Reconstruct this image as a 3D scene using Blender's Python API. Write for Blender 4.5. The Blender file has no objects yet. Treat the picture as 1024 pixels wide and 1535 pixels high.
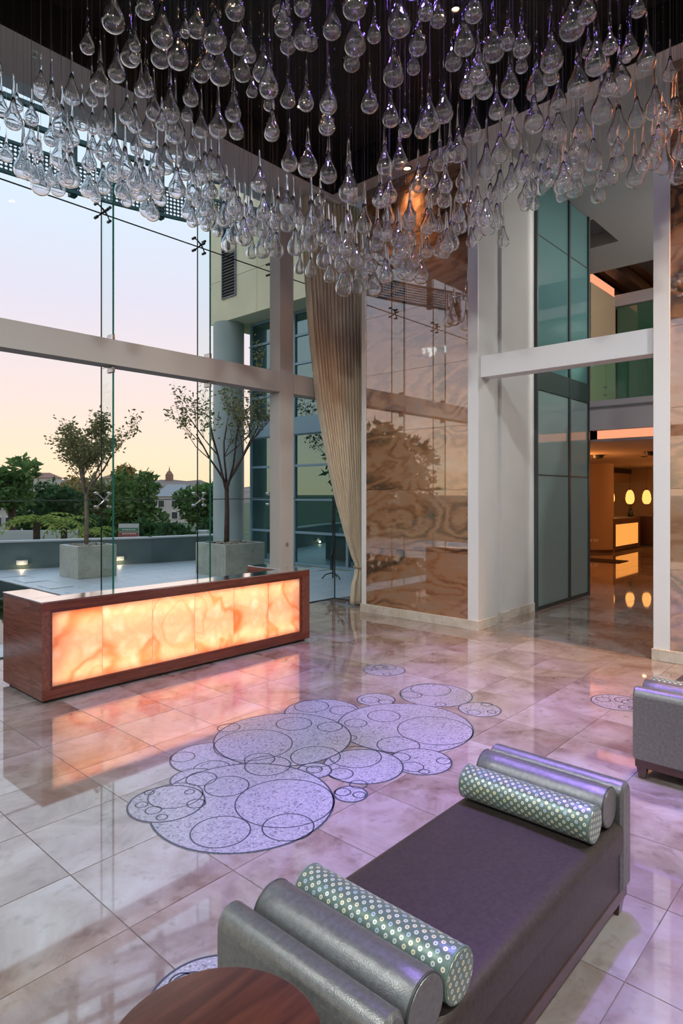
import bpy, math, random
from mathutils import Vector, Matrix

# ------------------------------------------------------------------ camera
H = 1.85            # eye height (m)
FPX = 945.0         # focal length in pixels of the 1024 px wide frame
HOR = 740.0         # horizon row
A = math.radians(42.24)
CA, SA = math.cos(A), math.sin(A)
sc = bpy.context.scene
col = sc.collection
cam_d = bpy.data.cameras.new('camera')
cam_d.sensor_fit = 'HORIZONTAL'; cam_d.sensor_width = 36.0
cam_d.lens = FPX / 1024 * 36.0
cam_d.shift_y = -(767.5 - HOR) / 1024
cam_d.clip_start = 0.05; cam_d.clip_end = 2000
cam = bpy.data.objects.new('camera', cam_d); col.objects.link(cam)
cam.location = (0, 0, H)
cam.rotation_euler = (math.radians(90), 0, A - math.radians(90))
sc.camera = cam

# ------------------------------------------------------------------ view + light settings
vs = sc.view_settings
sc.display_settings.display_device = 'sRGB'
vs.view_transform = 'Standard'; vs.look = 'None'; vs.gamma = 1.0; vs.use_curve_mapping = False
vs.exposure = 0.36
cy = sc.cycles
cy.max_bounces = 24; cy.diffuse_bounces = 4; cy.glossy_bounces = 6
cy.transmission_bounces = 24; cy.transparent_max_bounces = 40
cy.caustics_reflective = False; cy.caustics_refractive = False
cy.sample_clamp_indirect = 10.0; cy.blur_glossy = 0.3
cy.use_denoising = True

# dusk sky: peach at the horizon, lavender, then pale blue
w = bpy.data.worlds.new('world'); sc.world = w; w.use_nodes = True
wn, wl = w.node_tree.nodes, w.node_tree.links
wn.clear()
w_out = wn.new('ShaderNodeOutputWorld'); w_bg = wn.new('ShaderNodeBackground')
w_tc = wn.new('ShaderNodeTexCoord'); w_sep = wn.new('ShaderNodeSeparateXYZ'); w_cr = wn.new('ShaderNodeValToRGB')
wl.new(w_tc.outputs['Generated'], w_sep.inputs[0]); wl.new(w_sep.outputs['Z'], w_cr.inputs[0])
wl.new(w_cr.outputs[0], w_bg.inputs[0]); wl.new(w_bg.outputs[0], w_out.inputs[0])
SKY = [(0.0, (0.93, 0.66, 0.42)), (0.05, (0.93, 0.70, 0.50)), (0.14, (0.82, 0.66, 0.62)), (0.28, (0.67, 0.64, 0.75)),
       (0.42, (0.60, 0.71, 0.83)), (0.62, (0.50, 0.66, 0.82)), (1.0, (0.34, 0.50, 0.74))]
el = w_cr.color_ramp.elements
while len(el) > 1: el.remove(el[-1])
el[0].position = SKY[0][0]; el[0].color = (*SKY[0][1], 1)
for p_, c_ in SKY[1:]:
    e = el.new(p_); e.color = (*c_, 1)
w_bg.inputs['Strength'].default_value = 1.0

def lamp(name, kind, loc, energy, color, target=None, size=0.1, spot=None, blend=0.5, size_y=None, parent=None):
    d = bpy.data.lights.new(name, kind); d.energy = energy; d.color = color
    if kind == 'AREA':
        d.shape = 'RECTANGLE' if size_y else 'SQUARE'; d.size = size
        if size_y: d.size_y = size_y
    else:
        d.shadow_soft_size = size
    if kind == 'SPOT':
        d.spot_size = math.radians(spot); d.spot_blend = blend
    o = bpy.data.objects.new(name, d); col.objects.link(o)
    o.location = loc
    if target is not None:
        o.rotation_euler = (Vector(target) - Vector(loc)).to_track_quat('-Z', 'Y').to_euler()
    return o

WARM = (1.0, 0.80, 0.60); NEUT = (0.96, 0.985, 1.0); VIO = (0.36, 0.22, 1.0)
# (position, aim, watts, colour, cone) : wall washers, then added fill spots; fixtures are built with the ceiling
SPOTS = [
    ((7.42, 5.45, 6.57), (7.30, 5.45, 0.0), 150, (1.0, 0.60, 0.34), 70),
    ((7.42, 0.90, 6.57), (7.30, 1.0, 0.0), 1160, (1.0, 0.50, 0.24), 70),
    ((-2.0, 3.5, 6.57), (2.5, 3.5, 0), 950, NEUT, 110),
    ((3.5, -2.2, 6.57), (3.8, 2.0, 0), 1150, NEUT, 110),
    ((-2.0, -2.2, 6.57), (2.0, 2.0, 0), 950, NEUT, 110),
]
VSPOTS = [((3.75, 1.75, 6.98), (2.75, 1.3, 0), 1200, VIO, 34), ((4.4, 3.2, 6.98), (4.2, 3.0, 0), 800, VIO, 50),
          ((5.4, 3.9, 6.98), (5.0, 3.6, 0), 550, VIO, 50), ((4.6, 1.6, 6.98), (4.4, 1.2, 0), 500, VIO, 45), ((3.9, 3.9, 6.98), (3.6, 3.7, 0), 350, VIO, 50)]
for i_, (p_, t_, e_, c_, s_) in enumerate(SPOTS + VSPOTS):
    lamp('spot_light', 'SPOT', (p_[0], p_[1], p_[2] - 0.03), e_, c_, t_, size=(0.24 if 1 < i_ < len(SPOTS) else 0.07), spot=s_, blend=0.7)

# ------------------------------------------------------------------ helpers
R = random.Random(7)
ORI = {}
def origin(o):
    return ORI.get(o.name, Vector(o.location)) if o is not None else Vector((0, 0, 0))
def px2dir(px, py):
    u = (px - 512) / FPX; v = (HOR - py) / FPX
    return CA + u * SA, SA - u * CA, v
def floor_pt(px, py, z=0.0):
    x, y, v = px2dir(px, py); d = (z - H) / v
    return x * d, y * d, d
def depth_pt(px, d, py=None, z=None):
    x, y, v = px2dir(px, py if py is not None else HOR)
    return Vector((x * d, y * d, (H + v * d) if z is None else z))
def project(p):
    d = p[0] * CA + p[1] * SA
    if d < 0.05: return None
    return 512 + FPX * (p[0] * SA - p[1] * CA) / d, HOR - FPX * (p[2] - H) / d, d

def tag(o, label=None, cat=None, group=None, kind=None):
    if label: o['label'] = label
    if cat: o['category'] = cat
    if group: o['group'] = group
    if kind: o['kind'] = kind
    return o
def empty(name, loc, label=None, cat=None, group=None, kind=None):
    o = bpy.data.objects.new(name, None); col.objects.link(o); o.location = loc
    o.empty_display_size = 0.1
    ORI[o.name] = Vector(loc)
    return tag(o, label, cat, group, kind)

class MB:
    def __init__(s): s.v = []; s.f = []; s.uv = None
    def add(s, vs_, fs_):
        b = len(s.v); s.v += [tuple(q) for q in vs_]; s.f += [tuple(b + i for i in f) for f in fs_]; return s
    def box(s, x0, x1, y0, y1, z0, z1):
        return s.add([(x0, y0, z0), (x1, y0, z0), (x1, y1, z0), (x0, y1, z0), (x0, y0, z1), (x1, y0, z1), (x1, y1, z1), (x0, y1, z1)],
                     [(0, 3, 2, 1), (4, 5, 6, 7), (0, 1, 5, 4), (1, 2, 6, 5), (2, 3, 7, 6), (3, 0, 4, 7)])
    def obox(s, c, ax, hx, hy, hz, az=None):   # oriented box: ax unit vector of local x, az local z
        ax = Vector(ax).normalized(); az = Vector(az or (0, 0, 1)).normalized(); ay = az.cross(ax).normalized()
        az = ax.cross(ay); c = Vector(c)
        q = [c + ax * (i * hx) + ay * (j * hy) + az * (k * hz) for k in (-1, 1) for i, j in ((-1, -1), (1, -1), (1, 1), (-1, 1))]
        return s.add(q, [(0, 3, 2, 1), (4, 5, 6, 7), (0, 1, 5, 4), (1, 2, 6, 5), (2, 3, 7, 6), (3, 0, 4, 7)])
    def prism(s, pts, z0, z1):
        n = len(pts)
        vs_ = [(x, y, z0) for x, y in pts] + [(x, y, z1) for x, y in pts]
        fs_ = [tuple(range(n - 1, -1, -1)), tuple(range(n, 2 * n))]
        fs_ += [(i, (i + 1) % n, n + (i + 1) % n, n + i) for i in range(n)]
        return s.add(vs_, fs_)
    def tube(s, pts, rad, n=8, cap=True):
        pts = [Vector(p) for p in pts]
        if not isinstance(rad, (list, tuple)): rad = [rad] * len(pts)
        vs_ = []; fs_ = []
        ref = None
        for i, p in enumerate(pts):
            t = (pts[min(i + 1, len(pts) - 1)] - pts[max(i - 1, 0)]).normalized()
            if ref is None:
                ref = Vector((0, 0, 1)) if abs(t.z) < 0.9 else Vector((1, 0, 0))
            a = t.cross(ref)
            if a.length < 1e-6: a = t.cross(Vector((0.3, 0.9, 0.1)))
            a.normalize(); b = t.cross(a).normalized(); ref = b.cross(t) if False else ref
            for k in range(n):
                g = 2 * math.pi * k / n
                vs_.append(p + a * (rad[i] * math.cos(g)) + b * (rad[i] * math.sin(g)))
        for i in range(len(pts) - 1):
            for k in range(n):
                k2 = (k + 1) % n
                fs_.append((i * n + k, i * n + k2, (i + 1) * n + k2, (i + 1) * n + k))
        if cap:
            fs_.append(tuple(range(n - 1, -1, -1))); m = (len(pts) - 1) * n
            fs_.append(tuple(m + k for k in range(n)))
        return s.add(vs_, fs_)
    def lathe(s, prof, n=24, c=(0, 0, 0), flip=False):
        vs_ = []; fs_ = []
        idx = []
        for r, z in prof:
            if r < 1e-6:
                idx.append([len(vs_)]); vs_.append((c[0], c[1], c[2] + z))
            else:
                idx.append(list(range(len(vs_), len(vs_) + n)))
                vs_ += [(c[0] + r * math.cos(2 * math.pi * k / n), c[1] + r * math.sin(2 * math.pi * k / n), c[2] + z) for k in range(n)]
        for a, b in zip(idx, idx[1:]):
            for k in range(n):
                k2 = (k + 1) % n
                if len(a) == 1 and len(b) == 1: continue
                if len(a) == 1: f = (a[0], b[k2], b[k])
                elif len(b) == 1: f = (a[k], a[k2], b[0])
                else: f = (a[k], a[k2], b[k2], b[k])
                fs_.append(f[::-1] if flip else f)
        return s.add(vs_, fs_)
    def torus(s, c, r, t, n=20, m=6, axis='z'):
        vs_ = []; fs_ = []
        for i in range(n):
            g = 2 * math.pi * i / n
            for j in range(m):
                h = 2 * math.pi * j / m
                a = (r + t * math.cos(h)) * math.cos(g); b = (r + t * math.cos(h)) * math.sin(g); q = t * math.sin(h)
                p = {'z': (a, b, q), 'y': (a, q, b), 'x': (q, a, b)}[axis]
                vs_.append((c[0] + p[0], c[1] + p[1], c[2] + p[2]))
        for i in range(n):
            for j in range(m):
                fs_.append((i * m + j, ((i + 1) % n) * m + j, ((i + 1) % n) * m + (j + 1) % m, i * m + (j + 1) % m))
        return s.add(vs_, fs_)
    def mesh(s, name, mat=None, smooth=False, bevel=0, seg=3):
        me = bpy.data.meshes.new(name)
        me.from_pydata(s.v, [], s.f); me.update()
        if mat: me.materials.append(mat)
        if bevel:
            import bmesh
            bm = bmesh.new(); bm.from_mesh(me)
            bmesh.ops.bevel(bm, geom=list(bm.edges), offset=bevel, segments=seg, profile=0.5, affect='EDGES', clamp_overlap=True)
            bm.to_mesh(me); bm.free()
        if smooth:
            for p in me.polygons: p.use_smooth = True
            if smooth != 'all' and hasattr(me, 'set_sharp_from_angle'):
                me.set_sharp_from_angle(angle=math.radians(smooth if smooth is not True else 50))
        return me
    def build(s, name, mat, parent=None, smooth=False, bevel=0, seg=3):
        o = bpy.data.objects.new(name, s.mesh(name, mat, smooth, bevel, seg)); col.objects.link(o)
        if parent is not None:
            o.parent = parent; o.location = -origin(parent)
        ORI[o.name] = Vector((0, 0, 0))
        return o
def place(name, me, loc, parent=None, rot=(0, 0, 0), scale=(1, 1, 1)):
    o = bpy.data.objects.new(name, me); col.objects.link(o)
    o.location = Vector(loc) - (origin(parent) if parent is not None else Vector((0, 0, 0)))
    o.rotation_euler = rot; o.scale = scale
    if parent is not None: o.parent = parent
    ORI[o.name] = Vector(loc)
    return o
def B(x0, x1, y0, y1, z0, z1): return MB().box(x0, x1, y0, y1, z0, z1)

# ------------------------------------------------------------------ materials
M = {}
def newmat(name):
    m = bpy.data.materials.new(name); m.use_nodes = True
    nt = m.node_tree; nt.nodes.clear()
    out = nt.nodes.new('ShaderNodeOutputMaterial')
    return m, nt.nodes, nt.links, out
def sval(n, key, v):
    if key in n.inputs: n.inputs[key].default_value = v
def principled(name, color, rough=0.5, metal=0.0, ior=1.5, coat=0.0, emis=None, estr=0.0, noise=None, bump=None, spec=None):
    """noise = (scale, amount, (stretch xyz)) value variation; bump = (scale, strength)"""
    m, N, L, out = newmat(name)
    p = N.new('ShaderNodeBsdfPrincipled'); L.new(p.outputs[0], out.inputs[0])
    p.inputs['Base Color'].default_value = (*color, 1); p.inputs['Roughness'].default_value = rough
    p.inputs['Metallic'].default_value = metal; p.inputs['IOR'].default_value = ior
    sval(p, 'Coat Weight', coat); sval(p, 'Coat Roughness', 0.05)
    if spec is not None: sval(p, 'Specular IOR Level', spec)
    if emis: p.inputs['Emission Color'].default_value = (*emis, 1); p.inputs['Emission Strength'].default_value = estr
    if noise or bump:
        tc = N.new('ShaderNodeTexCoord'); mp = N.new('ShaderNodeMapping'); L.new(tc.outputs['Object'], mp.inputs[0])
    if noise:
        if len(noise) > 2: mp.inputs['Scale'].default_value = noise[2]
        nz = N.new('ShaderNodeTexNoise'); nz.inputs['Scale'].default_value = noise[0]; nz.inputs['Detail'].default_value = 5
        L.new(mp.outputs[0], nz.inputs['Vector'])
        cr = N.new('ShaderNodeValToRGB'); L.new(nz.outputs[0], cr.inputs[0])
        lo = [max(0, c * (1 - noise[1])) for c in color]; hi = [min(1, c * (1 + noise[1])) for c in color]
        cr.color_ramp.elements[0].position = 0.3; cr.color_ramp.elements[0].color = (*lo, 1)
        cr.color_ramp.elements[1].position = 0.7; cr.color_ramp.elements[1].color = (*hi, 1)
        L.new(cr.outputs[0], p.inputs['Base Color'])
    if bump:
        nb = N.new('ShaderNodeTexNoise'); nb.inputs['Scale'].default_value = bump[0]; nb.inputs['Detail'].default_value = 3
        L.new(tc.outputs['Object'], nb.inputs['Vector'])
        bp = N.new('ShaderNodeBump'); bp.inputs['Strength'].default_value = bump[1]; bp.inputs['Distance'].default_value = 0.01
        L.new(nb.outputs[0], bp.inputs['Height']); L.new(bp.outputs[0], p.inputs['Normal'])
    M[name] = m
    return m
def ramp(N, stops):
    cr = N.new('ShaderNodeValToRGB'); e = cr.color_ramp.elements
    while len(e) > 1: e.remove(e[-1])
    e[0].position = stops[0][0]; e[0].color = (*stops[0][1], 1)
    for p_, c_ in stops[1:]:
        q = e.new(p_); q.color = (*c_, 1)
    return cr
def math_node(N, L, op, a, b=None, c=None):
    n = N.new('ShaderNodeMath'); n.operation = op
    for i, x in enumerate((a, b, c)):
        if x is None: continue
        if isinstance(x, (int, float)): n.inputs[i].default_value = x
        else: L.new(x, n.inputs[i])
    return n.outputs[0]
def polish(N, L, base_shader, out, fac, rough, tint=(1, 1, 1)):
    """polished surface: the base plus a mirror layer that grows at grazing angles"""
    g = N.new('ShaderNodeBsdfGlossy'); g.inputs['Roughness'].default_value = rough; g.inputs['Color'].default_value = (*tint, 1)
    lw = N.new('ShaderNodeFresnel'); lw.inputs['IOR'].default_value = 1.45
    f = math_node(N, L, 'ADD', lw.outputs[0], fac); f = math_node(N, L, 'MINIMUM', f, 1.0)
    mx = N.new('ShaderNodeMixShader'); L.new(f, mx.inputs[0]); L.new(base_shader, mx.inputs[1]); L.new(g.outputs[0], mx.inputs[2])
    L.new(mx.outputs[0], out.inputs[0])

def stone_floor(name, stops, scale, fac, rough, jitter=9.0, stretch=(1, 1, 1)):
    m, N, L, out = newmat(name)
    geo = N.new('ShaderNodeNewGeometry'); oi = N.new('ShaderNodeObjectInfo')
    cmb = N.new('ShaderNodeCombineXYZ')
    j = math_node(N, L, 'MULTIPLY', oi.outputs['Random'], jitter)
    L.new(j, cmb.inputs[0]); L.new(j, cmb.inputs[2])
    va = N.new('ShaderNodeVectorMath'); va.operation = 'ADD'; L.new(geo.outputs['Position'], va.inputs[0]); L.new(cmb.outputs[0], va.inputs[1])
    mp = N.new('ShaderNodeMapping'); mp.inputs['Scale'].default_value = stretch; L.new(va.outputs[0], mp.inputs[0])
    n1 = N.new('ShaderNodeTexNoise'); n1.inputs['Scale'].default_value = scale; n1.inputs['Detail'].default_value = 8; n1.inputs['Roughness'].default_value = 0.62
    sval(n1, 'Distortion', 0.6)
    L.new(mp.outputs[0], n1.inputs['Vector'])
    tone = math_node(N, L, 'MULTIPLY_ADD', oi.outputs['Random'], 0.10, -0.05)
    f = math_node(N, L, 'ADD', n1.outputs[0], tone)
    cr = ramp(N, stops); L.new(f, cr.inputs[0])
    n2 = N.new('ShaderNodeTexNoise'); n2.inputs['Scale'].default_value = scale * 7; n2.inputs['Detail'].default_value = 4
    L.new(mp.outputs[0], n2.inputs['Vector'])
    c2 = ramp(N, [(0.30, (0.62, 0.58, 0.56)), (0.42, (1, 1, 1)), (1, (1, 1, 1))]); L.new(n2.outputs[0], c2.inputs[0])
    mx = N.new('ShaderNodeMixRGB'); mx.blend_type = 'MULTIPLY'; mx.inputs[0].default_value = 0.55
    L.new(cr.outputs[0], mx.inputs[1]); L.new(c2.outputs[0], mx.inputs[2])
    d = N.new('ShaderNodeBsdfDiffuse'); L.new(mx.outputs[0], d.inputs[0])
    polish(N, L, d.outputs[0], out, fac, rough)
    M[name] = m
stone_floor('marble_tile', [(0.28, (0.15, 0.098, 0.078)), (0.42, (0.275, 0.21, 0.18)), (0.55, (0.37, 0.315, 0.285)), (0.72, (0.45, 0.42, 0.40))], 1.9, 0.13, 0.035)
stone_floor('paver', [(0.3, (0.56, 0.58, 0.60)), (0.5, (0.66, 0.69, 0.71)), (0.7, (0.72, 0.75, 0.77))], 1.2, 0.0, 0.4, 3.0, (1, 3, 1))
stone_floor('travertine', [(0.3, (0.52, 0.46, 0.37)), (0.5, (0.66, 0.60, 0.50)), (0.7, (0.74, 0.70, 0.62))], 5, 0.02, 0.2)
stone_floor('concrete', [(0.3, (0.36, 0.37, 0.30)), (0.5, (0.45, 0.46, 0.38)), (0.7, (0.53, 0.54, 0.46))], 3, 0.0, 0.6)

def brown_marble():
    m, N, L, out = newmat('brown_marble')
    geo = N.new('ShaderNodeNewGeometry'); oi = N.new('ShaderNodeObjectInfo')
    cmb = N.new('ShaderNodeCombineXYZ'); j = math_node(N, L, 'MULTIPLY', oi.outputs['Random'], 11.0)
    L.new(j, cmb.inputs[0]); L.new(j, cmb.inputs[1]); L.new(j, cmb.inputs[2])
    va = N.new('ShaderNodeVectorMath'); va.operation = 'ADD'; L.new(geo.outputs['Position'], va.inputs[0]); L.new(cmb.outputs[0], va.inputs[1])
    mp = N.new('ShaderNodeMapping'); mp.inputs['Scale'].default_value = (1, 0.5, 1.25); L.new(va.outputs[0], mp.inputs[0])
    n0 = N.new('ShaderNodeTexNoise'); n0.inputs['Scale'].default_value = 0.95; n0.inputs['Detail'].default_value = 2; sval(n0, 'Distortion', 0.8)
    L.new(mp.outputs[0], n0.inputs['Vector'])
    ph = math_node(N, L, 'MULTIPLY', n0.outputs[0], 74.0)
    n1 = N.new('ShaderNodeTexNoise'); n1.inputs['Scale'].default_value = 9; n1.inputs['Detail'].default_value = 6
    L.new(mp.outputs[0], n1.inputs['Vector'])
    ph = math_node(N, L, 'MULTIPLY_ADD', n1.outputs[0], 7.0, ph)
    s = math_node(N, L, 'SINE', ph); s = math_node(N, L, 'MULTIPLY_ADD', s, 0.10, 0.0)
    n2 = N.new('ShaderNodeTexNoise'); n2.inputs['Scale'].default_value = 1.25; n2.inputs['Detail'].default_value = 7; n2.inputs['Roughness'].default_value = 0.55; sval(n2, 'Distortion', 0.9)
    L.new(mp.outputs[0], n2.inputs['Vector'])
    f = math_node(N, L, 'ADD', n2.outputs[0], s)
    n4 = N.new('ShaderNodeTexNoise'); n4.inputs['Scale'].default_value = 26; n4.inputs['Detail'].default_value = 5; L.new(mp.outputs[0], n4.inputs['Vector'])
    f = math_node(N, L, 'ADD', f, math_node(N, L, 'MULTIPLY_ADD', n4.outputs[0], 0.16, -0.08))
    f = math_node(N, L, 'ADD', f, math_node(N, L, 'MULTIPLY_ADD', oi.outputs['Random'], 0.16, -0.08))
    cr = ramp(N, [(0.24, (0.07, 0.042, 0.03)), (0.36, (0.17, 0.088, 0.05)), (0.48, (0.33, 0.155, 0.075)), (0.58, (0.42, 0.22, 0.115)), (0.70, (0.38, 0.23, 0.145)), (0.9, (0.46, 0.32, 0.22))])
    L.new(f, cr.inputs[0])
    d = N.new('ShaderNodeBsdfDiffuse'); L.new(cr.outputs[0], d.inputs[0])
    polish(N, L, d.outputs[0], out, 0.20, 0.02)
    M['brown_marble'] = m
brown_marble()

def onyx():
    m, N, L, out = newmat('onyx')
    geo = N.new('ShaderNodeNewGeometry'); oi = N.new('ShaderNodeObjectInfo')
    cmb = N.new('ShaderNodeCombineXYZ'); j = math_node(N, L, 'MULTIPLY', oi.outputs['Random'], 7.0); L.new(j, cmb.inputs[0]); L.new(j, cmb.inputs[1])
    va = N.new('ShaderNodeVectorMath'); va.operation = 'ADD'; L.new(geo.outputs['Position'], va.inputs[0]); L.new(cmb.outputs[0], va.inputs[1])
    n0 = N.new('ShaderNodeTexNoise'); n0.inputs['Scale'].default_value = 1.6; n0.inputs['Detail'].default_value = 2; sval(n0, 'Distortion', 1.6)
    L.new(va.outputs[0], n0.inputs['Vector'])
    vo = N.new('ShaderNodeTexVoronoi'); vo.feature = 'SMOOTH_F1'; vo.inputs['Scale'].default_value = 2.1
    mixv = N.new('ShaderNodeMixRGB'); mixv.inputs[0].default_value = 0.35; L.new(va.outputs[0], mixv.inputs[1]); L.new(n0.outputs[1], mixv.inputs[2])
    L.new(mixv.outputs[0], vo.inputs['Vector'])
    n3 = N.new('ShaderNodeTexNoise'); n3.inputs['Scale'].default_value = 6; n3.inputs['Detail'].default_value = 5; L.new(va.outputs[0], n3.inputs['Vector'])
    ph = math_node(N, L, 'MULTIPLY_ADD', vo.outputs['Distance'], 30.0, math_node(N, L, 'MULTIPLY', n3.outputs[0], 2.2))
    s = math_node(N, L, 'SINE', ph); s = math_node(N, L, 'MULTIPLY_ADD', s, 0.5, 0.5); s = math_node(N, L, 'POWER', s, 5.0)
    amt = math_node(N, L, 'MULTIPLY', s, math_node(N, L, 'SMOOTH_MIN', math_node(N, L, 'MULTIPLY', vo.outputs['Distance'], 1.5), 0.9, 0.1))
    c1 = ramp(N, [(0.3, (0.95, 0.73, 0.60)), (0.5, (0.90, 0.61, 0.47)), (0.7, (0.97, 0.78, 0.68))]); L.new(n3.outputs[0], c1.inputs[0])
    cr = N.new('ShaderNodeMixRGB'); L.new(amt, cr.inputs[0]); L.new(c1.outputs[0], cr.inputs[1]); cr.inputs[2].default_value = (0.86, 0.36, 0.17, 1)
    t = N.new('ShaderNodeBsdfTranslucent'); L.new(cr.outputs[0], t.inputs[0])
    d = N.new('ShaderNodeBsdfDiffuse'); L.new(cr.outputs[0], d.inputs[0])
    mx = N.new('ShaderNodeMixShader'); mx.inputs[0].default_value = 0.2; L.new(t.outputs[0], mx.inputs[1]); L.new(d.outputs[0], mx.inputs[2])
    g = N.new('ShaderNodeBsdfGlossy'); g.inputs['Roughness'].default_value = 0.05
    m2 = N.new('ShaderNodeMixShader'); m2.inputs[0].default_value = 0.04; L.new(mx.outputs[0], m2.inputs[1]); L.new(g.outputs[0], m2.inputs[2])
    L.new(m2.outputs[0], out.inputs[0]); M['onyx'] = m
onyx()

def wood(name, c0, c1, axis, rough=0.28, fac=0.03, sc_=5.0):
    m, N, L, out = newmat(name)
    tc = N.new('ShaderNodeTexCoord'); mp = N.new('ShaderNodeMapping'); L.new(tc.outputs['Object'], mp.inputs[0])
    s = [9, 9, 9]; s[axis] = 0.7; mp.inputs['Scale'].default_value = s
    n = N.new('ShaderNodeTexNoise'); n.inputs['Scale'].default_value = sc_; n.inputs['Detail'].default_value = 6; sval(n, 'Distortion', 0.8); L.new(mp.outputs[0], n.inputs['Vector'])
    cr = ramp(N, [(0.3, c0), (0.7, c1)]); L.new(n.outputs[0], cr.inputs[0])
    d = N.new('ShaderNodeBsdfDiffuse'); L.new(cr.outputs[0], d.inputs[0])
    polish(N, L, d.outputs[0], out, fac, rough); M[name] = m
wood('mahogany', (0.1, 0.02, 0.011), (0.2, 0.05, 0.026), 0, 0.22)
wood('mahogany_side', (0.13, 0.036, 0.022), (0.25, 0.085, 0.052), 1, 0.22)
wood('mahogany_top', (0.16, 0.035, 0.018), (0.30, 0.085, 0.045), 0, 0.10, 0.55)
wood('table_wood', (0.045, 0.013, 0.008), (0.11, 0.034, 0.018), 0, 0.40, -0.015, 4)
wood('dark_wood', (0.035, 0.010, 0.008), (0.07, 0.022, 0.015), 1, 0.4)

def thin_glass(name, tint, ior=1.45, rough=0.0, extra=0.0, opaque=None, gloss=(1, 1, 1)):
    m, N, L, out = newmat(name)
    t = N.new('ShaderNodeBsdfTransparent'); t.inputs[0].default_value = (*tint, 1)
    g = N.new('ShaderNodeBsdfGlossy'); g.inputs['Roughness'].default_value = rough; g.inputs['Color'].default_value = (*gloss, 1)
    fr = N.new('ShaderNodeFresnel'); fr.inputs['IOR'].default_value = ior
    f = math_node(N, L, 'ADD', fr.outputs[0], extra)
    mx = N.new('ShaderNodeMixShader'); L.new(f, mx.inputs[0]); L.new(t.outputs[0], mx.inputs[1]); L.new(g.outputs[0], mx.inputs[2])
    sh = mx.outputs[0]
    if opaque:                                  # part of the pane scatters: (colour, amount)
        tr = N.new('ShaderNodeBsdfTranslucent'); tr.inputs[0].default_value = (*opaque[0], 1)
        df = N.new('ShaderNodeBsdfDiffuse'); df.inputs[0].default_value = (*opaque[0], 1)
        ad = N.new('ShaderNodeMixShader'); ad.inputs[0].default_value = 0.45; L.new(tr.outputs[0], ad.inputs[1]); L.new(df.outputs[0], ad.inputs[2])
        m3 = N.new('ShaderNodeMixShader'); m3.inputs[0].default_value = opaque[1]; L.new(t.outputs[0], m3.inputs[1]); L.new(ad.outputs[0], m3.inputs[2])
        L.new(m3.outputs[0], mx.inputs[1])
    L.new(sh, out.inputs[0]); M[name] = m
thin_glass('clear_glass', (0.985, 0.995, 0.99), 1.14)
thin_glass('fin_glass', (0.94, 0.985, 0.975), 1.08)
thin_glass('fin_edge', (0.25, 0.55, 0.48), 1.3, opaque=((0.10, 0.42, 0.34), 0.6))
thin_glass('frosted_teal', (0.45, 0.68, 0.66), 1.45, 0.03, 0.06, ((0.52, 0.72, 0.70), 0.80))
thin_glass('frosted_deep', (0.25, 0.62, 0.64), 1.45, 0.03, 0.04, ((0.24, 0.52, 0.53), 0.72))
thin_glass('green_glass', (0.35, 0.62, 0.50), 1.45, 0.0, 0.05, ((0.16, 0.40, 0.28), 0.55))
thin_glass('balustrade_glass', (0.60, 0.85, 0.76), 1.5, 0.0, 0.03)
thin_glass('facade_glass', (0.02, 0.06, 0.06), 1.6, 0.0, 0.25, ((0.02, 0.08, 0.08), 0.9), (0.50, 0.80, 0.80))

def drop_glass():
    m, N, L, out = newmat('drop_glass')
    g = N.new('ShaderNodeBsdfGlass'); g.inputs['IOR'].default_value = 1.62; g.inputs['Roughness'].default_value = 0.0
    g.inputs['Color'].default_value = (0.985, 0.99, 1.0, 1); g.inputs['IOR'].default_value = 1.5
    gl = N.new('ShaderNodeBsdfGlossy'); gl.inputs['Roughness'].default_value = 0.0; gl.inputs['Color'].default_value = (0.97, 0.98, 1.0, 1)
    mx = N.new('ShaderNodeMixShader'); mx.inputs[0].default_value = 0.04          # mirror share added to brighten reflections in the drops
    L.new(g.outputs[0], mx.inputs[1]); L.new(gl.outputs[0], mx.inputs[2])
    L.new(mx.outputs[0], out.inputs[0]); M['drop_glass'] = m
drop_glass()

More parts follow.
